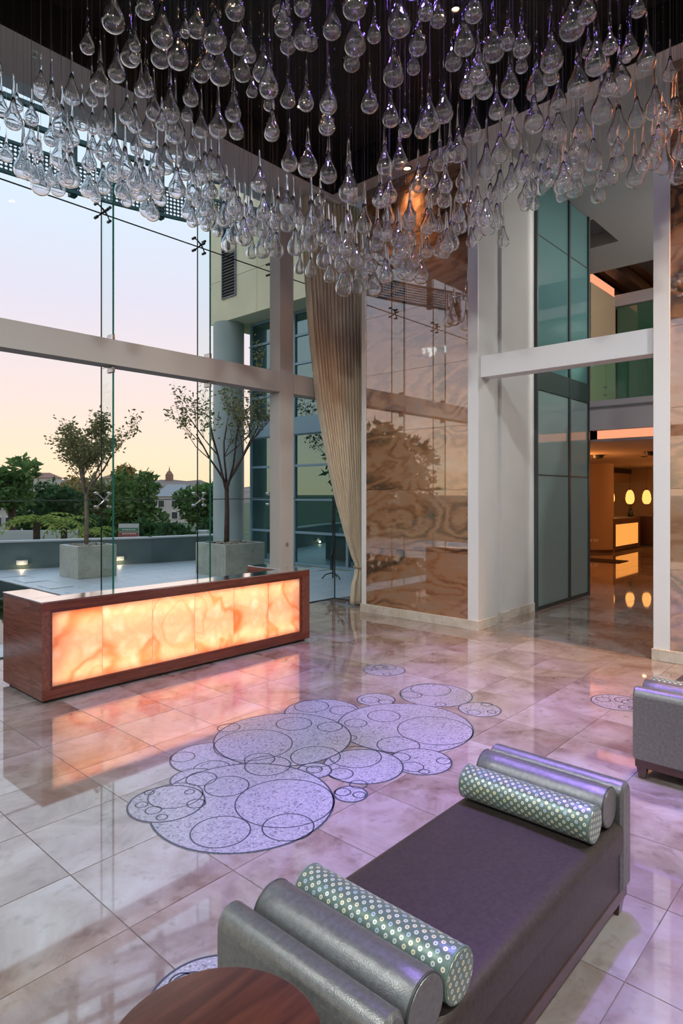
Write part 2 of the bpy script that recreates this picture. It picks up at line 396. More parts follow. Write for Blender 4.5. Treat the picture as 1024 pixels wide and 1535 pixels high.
def ring_fabric():
    m, N, L, out = newmat('ring_fabric')
    uv = N.new('ShaderNodeUVMap'); sp = N.new('ShaderNodeSeparateXYZ'); L.new(uv.outputs[0], sp.inputs[0])
    u = math_node(N, L, 'DIVIDE', sp.outputs[0], 0.033); v = math_node(N, L, 'DIVIDE', sp.outputs[1], 0.033)
    def cell(off):
        uu = math_node(N, L, 'ADD', u, off); vv = math_node(N, L, 'ADD', v, off)
        fu = math_node(N, L, 'SUBTRACT', math_node(N, L, 'FRACT', uu), 0.5)
        fv = math_node(N, L, 'SUBTRACT', math_node(N, L, 'FRACT', vv), 0.5)
        d = math_node(N, L, 'SQRT', math_node(N, L, 'ADD', math_node(N, L, 'MULTIPLY', fu, fu), math_node(N, L, 'MULTIPLY', fv, fv)))
        cx = N.new('ShaderNodeCombineXYZ'); L.new(math_node(N, L, 'FLOOR', uu), cx.inputs[0]); L.new(math_node(N, L, 'FLOOR', vv), cx.inputs[1]); cx.inputs[2].default_value = off * 10
        wn_ = N.new('ShaderNodeTexWhiteNoise'); L.new(cx.outputs[0], wn_.inputs['Vector'])
        return d, wn_.outputs['Value']
    d1, r1 = cell(0.0); d2, r2 = cell(0.5)
    use1 = math_node(N, L, 'LESS_THAN', d1, d2)
    d = math_node(N, L, 'MINIMUM', d1, d2)
    rr = math_node(N, L, 'ADD', math_node(N, L, 'MULTIPLY', use1, r1), math_node(N, L, 'MULTIPLY', math_node(N, L, 'SUBTRACT', 1.0, use1), r2))
    ring = math_node(N, L, 'MULTIPLY', math_node(N, L, 'LESS_THAN', d, 0.21), math_node(N, L, 'GREATER_THAN', d, 0.065))
    cr = ramp(N, [(0.0, (0.62, 0.66, 0.52)), (0.4, (0.74, 0.70, 0.42)), (0.7, (0.42, 0.52, 0.55)), (0.9, (0.70, 0.74, 0.62))]); cr.color_ramp.interpolation = 'CONSTANT'
    L.new(rr, cr.inputs[0])
    mx = N.new('ShaderNodeMixRGB'); mx.inputs[1].default_value = (0.125, 0.19, 0.14, 1); L.new(ring, mx.inputs[0]); L.new(cr.outputs[0], mx.inputs[2])
    p = N.new('ShaderNodeBsdfPrincipled'); L.new(mx.outputs[0], p.inputs['Base Color']); p.inputs['Roughness'].default_value = 0.38
    p.inputs['Metallic'].default_value = 0.35; sval(p, 'Sheen Weight', 0.2)
    L.new(p.outputs[0], out.inputs[0]); M['ring_fabric'] = m
ring_fabric()

def mosaic():
    m, N, L, out = newmat('mosaic')
    geo = N.new('ShaderNodeNewGeometry')
    vo = N.new('ShaderNodeTexVoronoi'); vo.inputs['Scale'].default_value = 75; L.new(geo.outputs['Position'], vo.inputs['Vector'])
    sp = N.new('ShaderNodeSeparateColor'); L.new(vo.outputs['Color'], sp.inputs[0])
    cr = ramp(N, [(0.0, (0.14, 0.145, 0.17)), (0.15, (0.28, 0.28, 0.31)), (0.4, (0.36, 0.36, 0.39)), (1.0, (0.44, 0.435, 0.45))]); L.new(sp.outputs[0], cr.inputs[0])
    ve = N.new('ShaderNodeTexVoronoi'); ve.feature = 'DISTANCE_TO_EDGE'; ve.inputs['Scale'].default_value = 75; L.new(geo.outputs['Position'], ve.inputs['Vector'])
    gr = math_node(N, L, 'GREATER_THAN', ve.outputs['Distance'], 0.07)
    mx = N.new('ShaderNodeMixRGB'); mx.inputs[1].default_value = (0.27, 0.27, 0.30, 1); L.new(gr, mx.inputs[0]); L.new(cr.outputs[0], mx.inputs[2])
    d = N.new('ShaderNodeBsdfDiffuse'); L.new(mx.outputs[0], d.inputs[0])
    polish(N, L, d.outputs[0], out, 0.02, 0.16); M['mosaic'] = m
mosaic()

def perforated():
    m, N, L, out = newmat('perforated_metal')
    uv = N.new('ShaderNodeUVMap'); sp = N.new('ShaderNodeSeparateXYZ'); L.new(uv.outputs[0], sp.inputs[0])
    fu = math_node(N, L, 'SUBTRACT', math_node(N, L, 'FRACT', math_node(N, L, 'DIVIDE', sp.outputs[0], 0.082)), 0.5)
    fv = math_node(N, L, 'SUBTRACT', math_node(N, L, 'FRACT', math_node(N, L, 'DIVIDE', sp.outputs[1], 0.082)), 0.5)
    d = math_node(N, L, 'SQRT', math_node(N, L, 'ADD', math_node(N, L, 'MULTIPLY', fu, fu), math_node(N, L, 'MULTIPLY', fv, fv)))
    hole = math_node(N, L, 'LESS_THAN', d, 0.33)
    p = N.new('ShaderNodeBsdfPrincipled'); p.inputs['Base Color'].default_value = (0.02, 0.06, 0.075, 1); p.inputs['Roughness'].default_value = 0.5
    t = N.new('ShaderNodeBsdfTransparent')
    mx = N.new('ShaderNodeMixShader'); L.new(hole, mx.inputs[0]); L.new(p.outputs[0], mx.inputs[1]); L.new(t.outputs[0], mx.inputs[2])
    L.new(mx.outputs[0], out.inputs[0]); M['perforated_metal'] = m
perforated()

def foliage(name, c0, c1):
    m, N, L, out = newmat(name)
    geo = N.new('ShaderNodeNewGeometry')
    n = N.new('ShaderNodeTexNoise'); n.inputs['Scale'].default_value = 1.3; n.inputs['Detail'].default_value = 4; L.new(geo.outputs['Position'], n.inputs['Vector'])
    f = math_node(N, L, 'MULTIPLY_ADD', geo.outputs['Random Per Island'], 0.5, math_node(N, L, 'MULTIPLY', n.outputs[0], 0.6))
    cr = ramp(N, [(0.15, c0), (0.8, c1)]); L.new(f, cr.inputs[0])
    d = N.new('ShaderNodeBsdfDiffuse'); L.new(cr.outputs[0], d.inputs[0])
    t = N.new('ShaderNodeBsdfTranslucent'); L.new(cr.outputs[0], t.inputs[0])
    mx = N.new('ShaderNodeMixShader'); mx.inputs[0].default_value = 0.3; L.new(d.outputs[0], mx.inputs[1]); L.new(t.outputs[0], mx.inputs[2])
    L.new(mx.outputs[0], out.inputs[0]); M[name] = m
foliage('leaf_dark', (0.02, 0.065, 0.03), (0.11, 0.21, 0.08))
foliage('leaf_mid', (0.05, 0.14, 0.05), (0.22, 0.34, 0.11))
foliage('leaf_warm', (0.16, 0.15, 0.05), (0.48, 0.35, 0.14))
foliage('leaf_cycad', (0.12, 0.24, 0.05), (0.46, 0.5, 0.12))
foliage('leaf_olive', (0.09, 0.13, 0.05), (0.42, 0.38, 0.18))

P = principled
P('white_paint', (0.78, 0.82, 0.815), 0.45); P('wall_paint', (0.66, 0.67, 0.65), 0.6, noise=(2, 0.03))
P('steel_paint', (0.52, 0.50, 0.46), 0.45); P('ceiling_paint', (0.70, 0.68, 0.68), 0.8); P('recess_black', (0.010, 0.007, 0.0065), 0.6, noise=(8, 0.3))
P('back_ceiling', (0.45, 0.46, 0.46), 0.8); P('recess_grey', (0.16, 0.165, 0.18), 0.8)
P('grout', (0.22, 0.18, 0.16), 0.8); P('dark_ring', (0.055, 0.065, 0.085), 0.25)
P('black_metal', (0.015, 0.02, 0.02), 0.35); P('steel', (0.55, 0.55, 0.53), 0.25, 1.0); P('dark_frame', (0.03, 0.045, 0.045), 0.4)
P('leather', (0.20, 0.205, 0.185), 0.36, 0.6, noise=(60, 0.16), bump=(240, 0.14)); P('leather_dark', (0.075, 0.058, 0.050), 0.42, 0.55, noise=(60, 0.18), bump=(240, 0.18))
P('piping', (0.05, 0.055, 0.05), 0.4); P('cord_green', (0.12, 0.19, 0.15), 0.45)
P('curtain', (0.72, 0.62, 0.45), 0.75, noise=(5, 0.12, (6, 6, 0.4))); P('tieback', (0.40, 0.33, 0.22), 0.7)
P('silicone', (0.02, 0.035, 0.035), 0.5); P('wire', (0.10, 0.075, 0.065), 0.5, 0.3)
P('facade_metal', (0.26, 0.42, 0.50), 0.4, 0.2); P('cream', (0.90, 0.84, 0.58), 0.7, noise=(1.2, 0.05)); P('round_column', (0.44, 0.52, 0.50), 0.55, noise=(1.0, 0.08))
P('louver', (0.20, 0.23, 0.25), 0.5); P('parapet', (0.11, 0.16, 0.16), 0.6, noise=(2, 0.15)); P('coping', (0.62, 0.64, 0.62), 0.5)
P('pool', (0.004, 0.008, 0.008), 0.03); P('lawn', (0.06, 0.10, 0.035), 0.9, noise=(1, 0.4)); P('bark', (0.09, 0.06, 0.045), 0.9, noise=(10, 0.3)); P('bark_pale', (0.26, 0.20, 0.14), 0.9, noise=(10, 0.3))
P('pebble', (0.36, 0.32, 0.25), 0.8, noise=(9, 0.5)); P('canopy', (0.03, 0.10, 0.115), 0.45); P('house_wall', (0.55, 0.50, 0.46), 0.8); P('house_roof', (0.34, 0.17, 0.12), 0.8); P('roof_grey', (0.34, 0.35, 0.36), 0.7)
P('window_dark', (0.03, 0.04, 0.05), 0.2); P('hill', (0.20, 0.15, 0.12), 0.9, noise=(0.03, 0.4)); P('tower', (0.28, 0.16, 0.11), 0.8); P('white_box', (0.7, 0.72, 0.7), 0.5)
P('sign_white', (0.66, 0.64, 0.60), 0.5); P('sign_green', (0.06, 0.24, 0.12), 0.5); P('sign_red', (0.40, 0.10, 0.08), 0.5)
P('lobby_wall', (0.46, 0.34, 0.22), 0.6); P('lobby_dark', (0.16, 0.13, 0.10), 0.6); P('lobby_ceiling', (0.60, 0.50, 0.40), 0.7); P('fascia', (0.42, 0.39, 0.42), 0.6)
P('teal_panel', (0.02, 0.20, 0.28), 0.3); P('mat_black', (0.02, 0.012, 0.01), 0.8); P('slat_brown', (0.22, 0.10, 0.055), 0.5); P('slat_dark', (0.05, 0.028, 0.02), 0.5)
P('socket', (0.7, 0.66, 0.6), 0.4); P('wall_white_int', (0.85, 0.82, 0.76), 0.7)
def emit(name, c, s):
    m, N, L, out = newmat(name); e = N.new('ShaderNodeEmission'); e.inputs[0].default_value = (*c, 1); e.inputs[1].default_value = s
    L.new(e.outputs[0], out.inputs[0]); M[name] = m
emit('lamp_warm', (1.0, 0.55, 0.25), 14); emit('lamp_violet', (0.30, 0.16, 1.0), 60); emit('lamp_neutral', (1.0, 0.86, 0.7), 10)
emit('cove_orange', (1.0, 0.37, 0.20), 0.85); emit('pendant_glow', (1.0, 0.42, 0.10), 1.5); emit('onyx_lit', (1.0, 0.36, 0.07), 0.85); emit('step_light', (1.0, 0.80, 0.50), 0.9)

# ------------------------------------------------------------------ the setting: floor
T = 0.555; TX0, TY0 = 1.38, 3.03
YG = 7.58            # glass wall plane
XW = 7.55            # marble wall plane
floor = tag(MB().box(-3.6, 26, -4.1, YG, -0.12, -0.006).box(11.5, 26, YG, 9.8, -0.12, -0.006).build('floor', M['grout']),
            'polished beige and rose marble tile floor of the hotel lobby', 'floor', kind='structure')
g = 0.0016; hb = T / 2 - g
tile_v = [(-hb, -hb, -0.006), (hb, -hb, -0.006), (hb, hb, -0.006), (-hb, hb, -0.006),
          (-hb + .0012, -hb + .0012, 0), (hb - .0012, -hb + .0012, 0), (hb - .0012, hb - .0012, 0), (-hb + .0012, hb - .0012, 0)]
tile_f = [(4, 5, 6, 7), (0, 1, 5, 4), (1, 2, 6, 5), (2, 3, 7, 6), (3, 0, 4, 7)]
tile_me = MB().add(tile_v, tile_f).mesh('tile', M['marble_tile'])
spots = []
for i in range(-9, 45):
    for j in range(-13, 12):
        x = TX0 + (i + .5) * T; y0 = TY0 + j * T; y1 = y0 + T
        lim = 9.8 if x > 11.8 else YG
        if y0 > lim - .05 or x > 25.8 or y0 < -4 or x < -3.5: continue
        if 8.3 < x < 11.3 and y0 > 4.4: continue
        y1 = min(y1, lim); q = project((x, (y0 + y1) / 2, 0))
        vis = q is not None and -40 < q[0] < 1064 and q[1] < 1610
        spots.append((q[2] if vis else 1e6 + abs(x) + abs(y0), x, y0, y1))
spots.sort()
stuff = MB()
for k, (dd, x, y0, y1) in enumerate(spots):
    s_ = (y1 - y0) / T; yc = (y0 + y1) / 2
    if k < 290 and dd < 1e5:
        place('tile', tile_me, (x, yc, 0), floor, scale=(1, s_, 1))
    else:
        stuff.add([(vx + x, vy * s_ + yc, vz) for vx, vy, vz in tile_v], tile_f)
tag(stuff.build('distant_tiles', M['marble_tile'], floor), kind='stuff')

# terrace outside
terrace = tag(MB().box(-6, 11.4, YG, 17.5, -0.3, -0.03).build('terrace_floor', M['paver']), 'pale blue grey paved terrace outside the glazed wall', 'terrace', kind='structure')
POOL = (0.0, 5.12, 8.3, 15.2)
pt = 0.62; gp = 0.003; hp = pt / 2 - gp
pv = [(-hp * 1.5, -hp, -0.03), (hp * 1.5, -hp, -0.03), (hp * 1.5, hp, -0.03), (-hp * 1.5, hp, -0.03),
      (-hp * 1.5 + .002, -hp + .002, -0.012), (hp * 1.5 - .002, -hp + .002, -0.012), (hp * 1.5 - .002, hp - .002, -0.012), (-hp * 1.5 + .002, hp - .002, -0.012)]
paver_me = MB().add(pv, tile_f).mesh('paver', M['paver'])
stuff = MB(); n_p = 0
for j in range(0, 16):
    for i in range(-4, 13):
        x = 0.2 + (i + (0.5 if j % 2 else 0)) * pt * 1.5; y = YG + 0.32 + j * pt
        if x > 10.9: continue
        if POOL[0] - .4 < x < POOL[1] + .42 and POOL[2] - .3 < y < POOL[3] + .3:
            if x > POOL[1] - .45 and False: pass
            continue
        q = project((x, y, 0))
        if q and -60 < q[0] < 600 and n_p < 280:
            place('paver', paver_me, (x, y, 0), terrace); n_p += 1
        else:
            stuff.add([(vx + x, vy + y, vz) for vx, vy, vz in pv], tile_f)
tag(stuff.build('distant_pavers', M['paver'], terrace), kind='stuff')
pool = empty('reflecting_pool', (2.5, 11, 0), 'black still reflecting pool sunk in the terrace beside the lit desk', 'pool')
B(POOL[0], POOL[1], POOL[2], POOL[3], -0.028, -0.02).build('water', M['pool'], pool)
m_ = MB()
m_.box(POOL[1], POOL[1] + .07, POOL[2], POOL[3], -.03, -.008).box(POOL[0], POOL[1], POOL[2] - .07, POOL[2], -.03, -.008).box(POOL[0], POOL[1], POOL[3], POOL[3] + .07, -.03, -.008)
m_.build('rim', M['paver'], pool)

# ------------------------------------------------------------------ ceiling
ZC = 6.58; RX0, RX1, RY0, RY1 = -1.2, 7.30, -1.2, 6.82
mb = MB()
mb.box(-3.6, 8.2, RY1, YG + .25, ZC, 7.3).box(-3.6, 8.2, -4.1, RY0, ZC, 7.3).box(-3.6, RX0, RY0, RY1, ZC, 7.3).box(RX1, 7.62, RY0, RY1, ZC, 7.3)
tag(mb.build('ceiling', M['ceiling_paint']), 'smooth grey plaster soffit framing the dark ceiling recess', 'ceiling', kind='structure')
rec = MB()
rec.box(RX0, RX1, RY0, RY1, 7.1, 7.2)
rec.box(RX0, RX0 + .01, RY0, RY1, ZC + .004, 7.1).box(RX1 - .01, RX1, RY0, RY1, ZC + .004, 7.1).box(RX0, RX1, RY0, RY0 + .01, ZC + .004, 7.1).box(RX0, RX1, RY1 - .01, RY1, ZC + .004, 7.1)
tag(rec.build('ceiling_recess', M['recess_black']), 'near black sunken ceiling panel above the hanging glass drops', 'ceiling', kind='structure')

def downlight(x, y, z, mat, label, group, r=0.05):
    t = empty('recessed_downlight', (x, y, z), label, 'downlight', group)
    MB().torus((x, y, z - .008), r + .014, .012, 20, 6).build('trim_ring', M['black_metal'], t, smooth='all')
    MB().lathe([(0, -.012), (r * .7, -.010), (r, -.002), (r, 0.0), (0, 0.0)], 16, (x, y, z)).build('lens', M[mat], t, smooth=True)
for p_, t_, e_, c_, s_ in SPOTS[:2]:
    downlight(p_[0], p_[1], ZC, 'lamp_warm', 'warm recessed spotlight washing the brown marble wall', 'wall washing spotlights')
for p_, t_, e_, c_, s_ in SPOTS[2:]:  # unseen fill spots, added to brighten the room and the drops
    downlight(p_[0], p_[1], ZC, 'lamp_neutral', 'wide white fill light added in the unseen soffit', 'added soffit fill lights', 0.24)
for p_, t_, e_, c_, s_ in VSPOTS:
    downlight(p_[0], p_[1], 7.1, 'lamp_violet', 'violet spotlight in the black ceiling recess', 'violet spotlights', 0.07)
for px, py in ((683, 14), (262, 62), (450, 160), (345, 10)):
    x, y, d = floor_pt(px, py, 7.09)
    downlight(x, y, 7.1, 'lamp_warm', 'small warm halogen glowing in the black ceiling recess', 'halogens in the recess', 0.035)
    lamp('halogen_light', 'SPOT', (x, y, 7.05), 60, (1.0, 0.6, 0.3), (x, y, 0), size=0.03, spot=70)
for px, py in ((52, 79), (470, 318)):
    x, y, d = floor_pt(px, py, ZC)
    t = empty('sprinkler_head', (x, y, ZC), 'small sprinkler head on the grey soffit', 'sprinkler', 'soffit sprinklers')
    MB().lathe([(0, -.05), (.022, -.05), (.022, -.045), (.008, -.042), (.008, -.012), (0, -.012)], 12, (x, y, ZC)).build('deflector', M['steel'], t)
    MB().lathe([(0, -.014), (.035, -.012), (.042, 0), (0, 0)], 16, (x, y, ZC)).build('escutcheon', M['white_paint'], t)

# ------------------------------------------------------------------ walls behind the camera, one glazed as an added daylight source
w4 = empty('window_added', (-3.65, 2, 0), 'unseen glazed wall added opposite the marble wall to let in daylight', 'window', kind='structure')
for k in range(5):
    y0 = -4.1 + k * 2.336
    for z0, z1 in ((.02, 3.42), (3.73, ZC)): B(-3.66, -3.648, y0 + .01, y0 + 2.326, z0, z1).build('pane', M['clear_glass'], w4)
    B(-3.75, -3.55, y0 - .1, y0 + .1, 0, 7.3).build('mullion', M['steel_paint'], w4)
B(-3.75, -3.55, -4.1, YG, 3.43, 3.72).build('transom', M['steel_paint'], w4)
tag(B(-3.6, 26, -4.25, -4.1, 0, 7.5).build('wall_front', M['wall_white_int']), 'plain off-white lobby wall facing the glazed wall', 'wall', kind='structure')

# ------------------------------------------------------------------ glazed wall
win = empty('window_1', (3.8, YG, 0), 'tall frameless glass wall on steel spider fittings with glass fins', 'window', kind='structure')
XJ = [3.846 + 1.44 * k for k in range(-5, 4)]
ZR = [0.0, 1.77, 5.38, ZC]
for a_, b_ in zip(XJ, XJ[1:]):
    for z0, z1 in zip(ZR, ZR[1:]):
        B(a_ + .005, b_ - .005, YG - .006, YG + .006, z0 + .004, z1 - .004).build('pane', M['clear_glass'], win)
for a_ in XJ[:-1]:
    B(a_ - .005, a_ + .005, YG - .008, YG + .008, 0, ZC).build('joint', M['silicone'], win)
for z_ in ZR[1:3]:
    B(XJ[0], XJ[-1], YG - .008, YG + .008, z_ - .006, z_ + .006).build('joint', M['silicone'], win)
B(XJ[0], XJ[-1], YG - .02, YG + .02, 0, .012).build('floor_channel', M['silicone'], win)
for a_ in XJ[:-2]:
    for z0, z1 in ((0.0, 3.42), (3.73, ZC)):
        f_ = B(a_ - .007, a_ + .007, 7.285, YG - .012, z0, z1).build('glass_fin', M['fin_glass'], win)
        B(a_ - .0095, a_ + .0095, 7.272, 7.286, z0, z1).build('fin_edge', M['fin_edge'], f_)
    for z0, z1 in ((3.34, 3.42), (3.73, 3.81)):
        B(a_ - .02, a_ + .02, 7.27, 7.40, z0, z1).build('fin_bracket', M['steel'], win, bevel=.004, seg=1)
def spider(x, z):
    m = MB(); c = Vector((x, YG - .09, z))
    for sx in (-1, 1):
        for sz in (-1, 1):
            e = Vector((x + sx * .085, YG - .05, z + sz * .085))
            m.tube([c, c + (e - c) * .55 + Vector((0, -.01, 0)), e], [.013, .010, .008], 6)
            m.tube([e + Vector((0, -.02, 0)), e + Vector((0, .05, 0))], .018, 8)
    m.tube([c + Vector((0, .02, 0)), c + Vector((0, -.08, 0))], .016, 8)
    m.build('spider_fitting', M['black_metal'] if z > 3 else M['steel'], win, smooth=True)
for a_ in XJ[1:-2]:
    for z_ in ZR[1:3]: spider(a_, z_)
for z_ in ZR[1:3]: spider(XJ[-2] - .06, z_)

win2 = empty('window_2', (8.166, 7.0, 0), 'short glass return closing the corner behind the curtain', 'window', kind='structure')
for z0, z1 in zip(ZR, ZR[1:]):
    B(8.16, 8.172, 6.43, YG - .008, z0 + .004, z1 - .004).build('pane', M['clear_glass'], win2)
B(8.155, 8.177, 6.43, YG, 0, .012).build('floor_channel', M['silicone'], win2)
B(8.158, 8.174, YG - .01, YG + .006, 0, ZC).build('joint', M['silicone'], win2)
tag(B(6.545, 6.83, 7.22, 7.46, 0, ZC).build('trim_1', M['steel_paint'], bevel=.004, seg=1), 'square painted steel column standing inside the glass wall', 'column', kind='structure')
tag(MB().box(-3.6, 6.545, 7.22, 7.46, 3.42, 3.73).box(6.83, 8.15, 7.22, 7.46, 3.42, 3.73).build('trim_2', M['steel_paint']), 'painted steel transom beam running along the glass wall', 'beam', kind='structure')
sc_ = MB().lathe([(0, 0), (.03, 0), (.03, .008), (0, .008)], 14)
so = sc_.mesh('socket_cover', M['steel'])
o = tag(place('cover_plate', so, (6.69, 7.22, 1.06), rot=(math.radians(90), 0, 0)), 'small round cover plate on the steel column', 'cover plate')

# ------------------------------------------------------------------ marble wall and portal
def marble_wall(name, y0, y1, yi0, yi1, cols, x1, label):
    wl_ = B(XW + .022, x1, y0, y1, 0, 6.95).build(name, M['wall_paint'])
    tag(wl_, label, 'wall', kind='structure')
    for a_, b_ in ((y0, yi0), (yi1, y1)):
        B(XW - .012, XW + .021, a_, b_, .13, ZC).build('frame_strip', M['white_paint'], wl_, bevel=.002, seg=1)
    zr = [0.13 + .888 * k for k in range(0, 8)]; zr[-1] = ZC if zr[-1] > ZC else zr[-1]
    zr = [z for z in zr if z < ZC] + [ZC]
    for k, (z0, z1) in enumerate(zip(zr, zr[1:])):
        cs = [yi0, yi1] if (k < 3 or len(cols) == 0) else [yi0] + cols + [yi1]
        for a_, b_ in zip(cs, cs[1:]):
            B(XW, XW + .0215, a_ + .0015, b_ - .0015, z0 + .0015, z1 - .0015).build('marble_slab', M['brown_marble'], wl_, bevel=.0008, seg=1)
    return wl_
wall_r = marble_wall('wall_right', 4.36, 6.42, 4.514, 6.335, [5.575], 8.0, 'white framed wall of brown swirling marble slabs beside the curtain')
wall_n = marble_wall('wall_right_near', -4.1, 2.15, 0.16, 1.98, [], 9.4, 'white framed wall of brown swirling marble slabs right of the opening')
tag(B(8.0, 9.41, 4.44, 6.40, 0, 6.95).build('wall_reveal', M['wall_paint']), 'pale grey plaster wall lining the opening', 'wall', kind='structure')
tag(B(8.28, 8.5, 4.40, 4.44, 0, 6.9).build('trim_3', M['wall_paint']), 'shallow grey pilaster on the opening reveal', 'pilaster', kind='structure')
bb = MB().box(XW - .03, XW + .02, 4.345, 6.435, 0, .13).box(XW + .02, 8.0, 4.345, 4.36, 0, .13)
tag(bb.build('baseboard_right', M['travertine'], bevel=.003, seg=1), 'pale travertine skirting under the brown marble slabs beside the curtain', 'skirting', kind='structure')
bb = MB().box(8.0, 8.28, 4.425, 4.44, 0, .13).box(8.27, 8.51, 4.385, 4.40, 0, .13).box(8.5, 9.41, 4.425, 4.44, 0, .13)
tag(bb.build('baseboard_reveal', M['travertine']), 'pale travertine skirting along the opening reveal', 'skirting', kind='structure')
tag(B(XW - .03, XW + .02, -4.0, 2.165, 0, .13).build('baseboard_right_near', M['travertine'], bevel=.003, seg=1), 'pale travertine skirting under the slabs right of the opening', 'skirting', kind='structure')
tag(B(7.62, 7.86, 2.15, 4.36, 3.43, 3.72).build('trim_4', M['white_paint'], bevel=.003, seg=1), 'white painted beam spanning the opening between marble walls', 'beam', kind='structure')

# ------------------------------------------------------------------ frosted glass partition in the opening
pt_ = empty('door_1', (10.5, 4.42, 0), 'dark framed frosted teal glass partition lining the passage', 'partition', kind='structure')
for a_, b_ in ((9.45, 10.66), (10.73, 11.53)):
    for z0, z1 in ((.06, 2.145), (2.155, 3.50), (3.84, 5.955), (5.965, 6.88)):
        B(a_, b_, 4.41, 4.43, z0, z1).build('glass_panel', M['frosted_teal' if z1 < 3.6 else 'frosted_deep'], pt_)
    for z_ in (2.15, 5.96): B(a_, b_, 4.402, 4.435, z_ - .008, z_ + .008).build('rail', M['dark_frame'], pt_)
    B(a_, b_, 4.395, 4.445, 0, .06).build('rail', M['dark_frame'], pt_)
for a_, b_ in ((9.41, 9.45), (10.66, 10.73), (11.53, 11.60)):
    B(a_, b_, 4.385, 4.455, 0, 6.9).build('mullion', M['dark_frame'], pt_)
B(9.45, 11.53, 4.39, 4.45, 3.50, 3.84).build('header', M['dark_frame'], pt_)

# ------------------------------------------------------------------ back lobby and mezzanine
bc = MB().box(7.62, 14.6, -4.1, 4.37, 6.9, 7.3).box(11.6, 14.6, 6.5, 9.8, 6.9, 7.3).box(13.06, 14.6, 4.37, 6.5, 6.9, 7.3)
bc.box(7.62, 11.7, 4.37, 6.42, 6.9, 7.3)
tag(bc.build('ceiling_back', M['back_ceiling']), 'dull grey ceiling over the passage behind the opening', 'ceiling', kind='structure')
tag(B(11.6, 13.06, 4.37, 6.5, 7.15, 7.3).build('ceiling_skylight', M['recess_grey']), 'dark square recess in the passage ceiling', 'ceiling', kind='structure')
tag(B(14.6, 26, -4.1, 9.8, 7.35, 7.5).build('ceiling_upper', M['slat_brown']), 'warm brown upper lobby ceiling under timber slats', 'ceiling', kind='structure')
for k in range(8):
    y_ = 0.6 + k * .75
    o = tag(B(14.7, 22, y_, y_ + .28, 7.05, 7.34).build('ceiling_slat', M['slat_dark']), 'dark timber slat under the warm upper lobby ceiling', 'slat', 'upper ceiling slats')
tag(B(14.6, 16.2, 5.5, 5.6, 3.53, 6.72).build('wall_mezzanine', M['lobby_wall']), 'tan side wall on the mezzanine below the glowing cove', 'wall', kind='structure')
cv = empty('cove_light', (15.4, 5.5, 6.72), 'glowing orange cove strip above the mezzanine side wall', 'cove light')
B(14.62, 16.18, 5.52, 5.58, 6.73, 6.95).build('glow_strip', M['cove_orange'], cv)
B(14.62, 16.18, 5.58, 5.62, 6.70, 6.98).build('backing', M['dark_frame'], cv)
tag(MB().box(16.18, 16.5, -4.1, 5.6, 6.50, 6.78).build('trim_5', M['fascia']), 'grey fascia band above the green mezzanine glazing', 'fascia', kind='structure')
gw = empty('window_3', (16.3, 3, 3.53), 'green tinted glass screen on the mezzanine', 'window', kind='structure')
for k in range(6):
    y1 = 5.48 - k * 1.3
    B(16.28, 16.30, y1 - 1.28, y1, 3.53, 6.5).build('pane', M['green_glass'], gw)
    B(16.26, 16.32, y1 - 1.30, y1 - 1.28, 3.53, 6.5).build('mullion', M['dark_frame'], gw)
tag(B(25.8, 26, -4.1, 9.8, 0, 7.5).build('wall_lobby_end', M['lobby_wall']), 'tan end wall of the back lobby', 'wall', kind='structure')
tag(B(11.62, 26, 9.8, 9.95, 0, 7.5).build('wall_lobby_back', M['lobby_dark']), 'dark brown back wall behind the reception counters', 'wall', kind='structure')
tag(B(11.60, 11.7, 4.46, 9.8, 0, 7.3).build('wall_lobby_side', M['lobby_wall']), 'tan lobby wall beyond the frosted partition', 'wall', kind='structure')
mz = MB().box(11.56, 26, -4.1, 4.38, 3.12, 3.53).box(11.72, 26, 4.38, 9.8, 3.12, 3.53)
tag(mz.build('mezzanine_slab', M['fascia']), 'grey mezzanine floor edge crossing the passage', 'floor', kind='structure')
tag(B(11.54, 11.56, -4.0, 4.38, 3.40, 3.425).build('trim_6', M['recess_grey']), 'thin dark grey strip along the mezzanine edge', 'trim', kind='structure')
tag(MB().box(11.9, 26, -4.1, 9.8, 2.80, 2.86).build('ceiling_lobby', M['lobby_ceiling']), 'orange lit low ceiling of the back lobby', 'ceiling', kind='structure')
tag(B(11.56, 11.72, -4.1, 4.38, 3.0, 3.12).build('trim_7', M['fascia']), 'grey lower lip of the mezzanine edge', 'fascia', kind='structure')
tag(B(11.72, 11.9, -4.1, 4.38, 2.80, 2.84).build('trim_8', M['fascia']), 'grey ledge under the orange cove strip', 'ledge', kind='structure')
cv = empty('cove_light', (11.9, 3, 2.86), 'glowing orange cove strip under the mezzanine edge', 'cove light')
B(11.88, 11.90, -4.0, 4.36, 2.865, 3.10).build('glow_strip', M['cove_orange'], cv)
B(11.901, 11.93, -4.0, 4.36, 2.865, 3.10).build('backing', M['dark_frame'], cv)
bl = empty('glass_balustrade', (11.6, 3, 3.53), 'green tinted glass balustrade along the mezzanine edge', 'balustrade')
for k in range(4):
    y1 = 4.36 - k * 1.35
    B(11.57, 11.586, y1 - 1.34, y1, 3.50, 4.48).build('glass_panel', M['balustrade_glass'], bl)
    for yy in (y1 - .25, y1 - 1.09):
        for zz in (3.62, 3.76):
            MB().tube([(11.555, yy, zz), (11.60, yy, zz)], .025, 10).build('standoff', M['steel'], bl)
B(11.565, 11.60, -1.1, 4.36, 4.46, 4.50).build('handrail', M['steel'], bl)

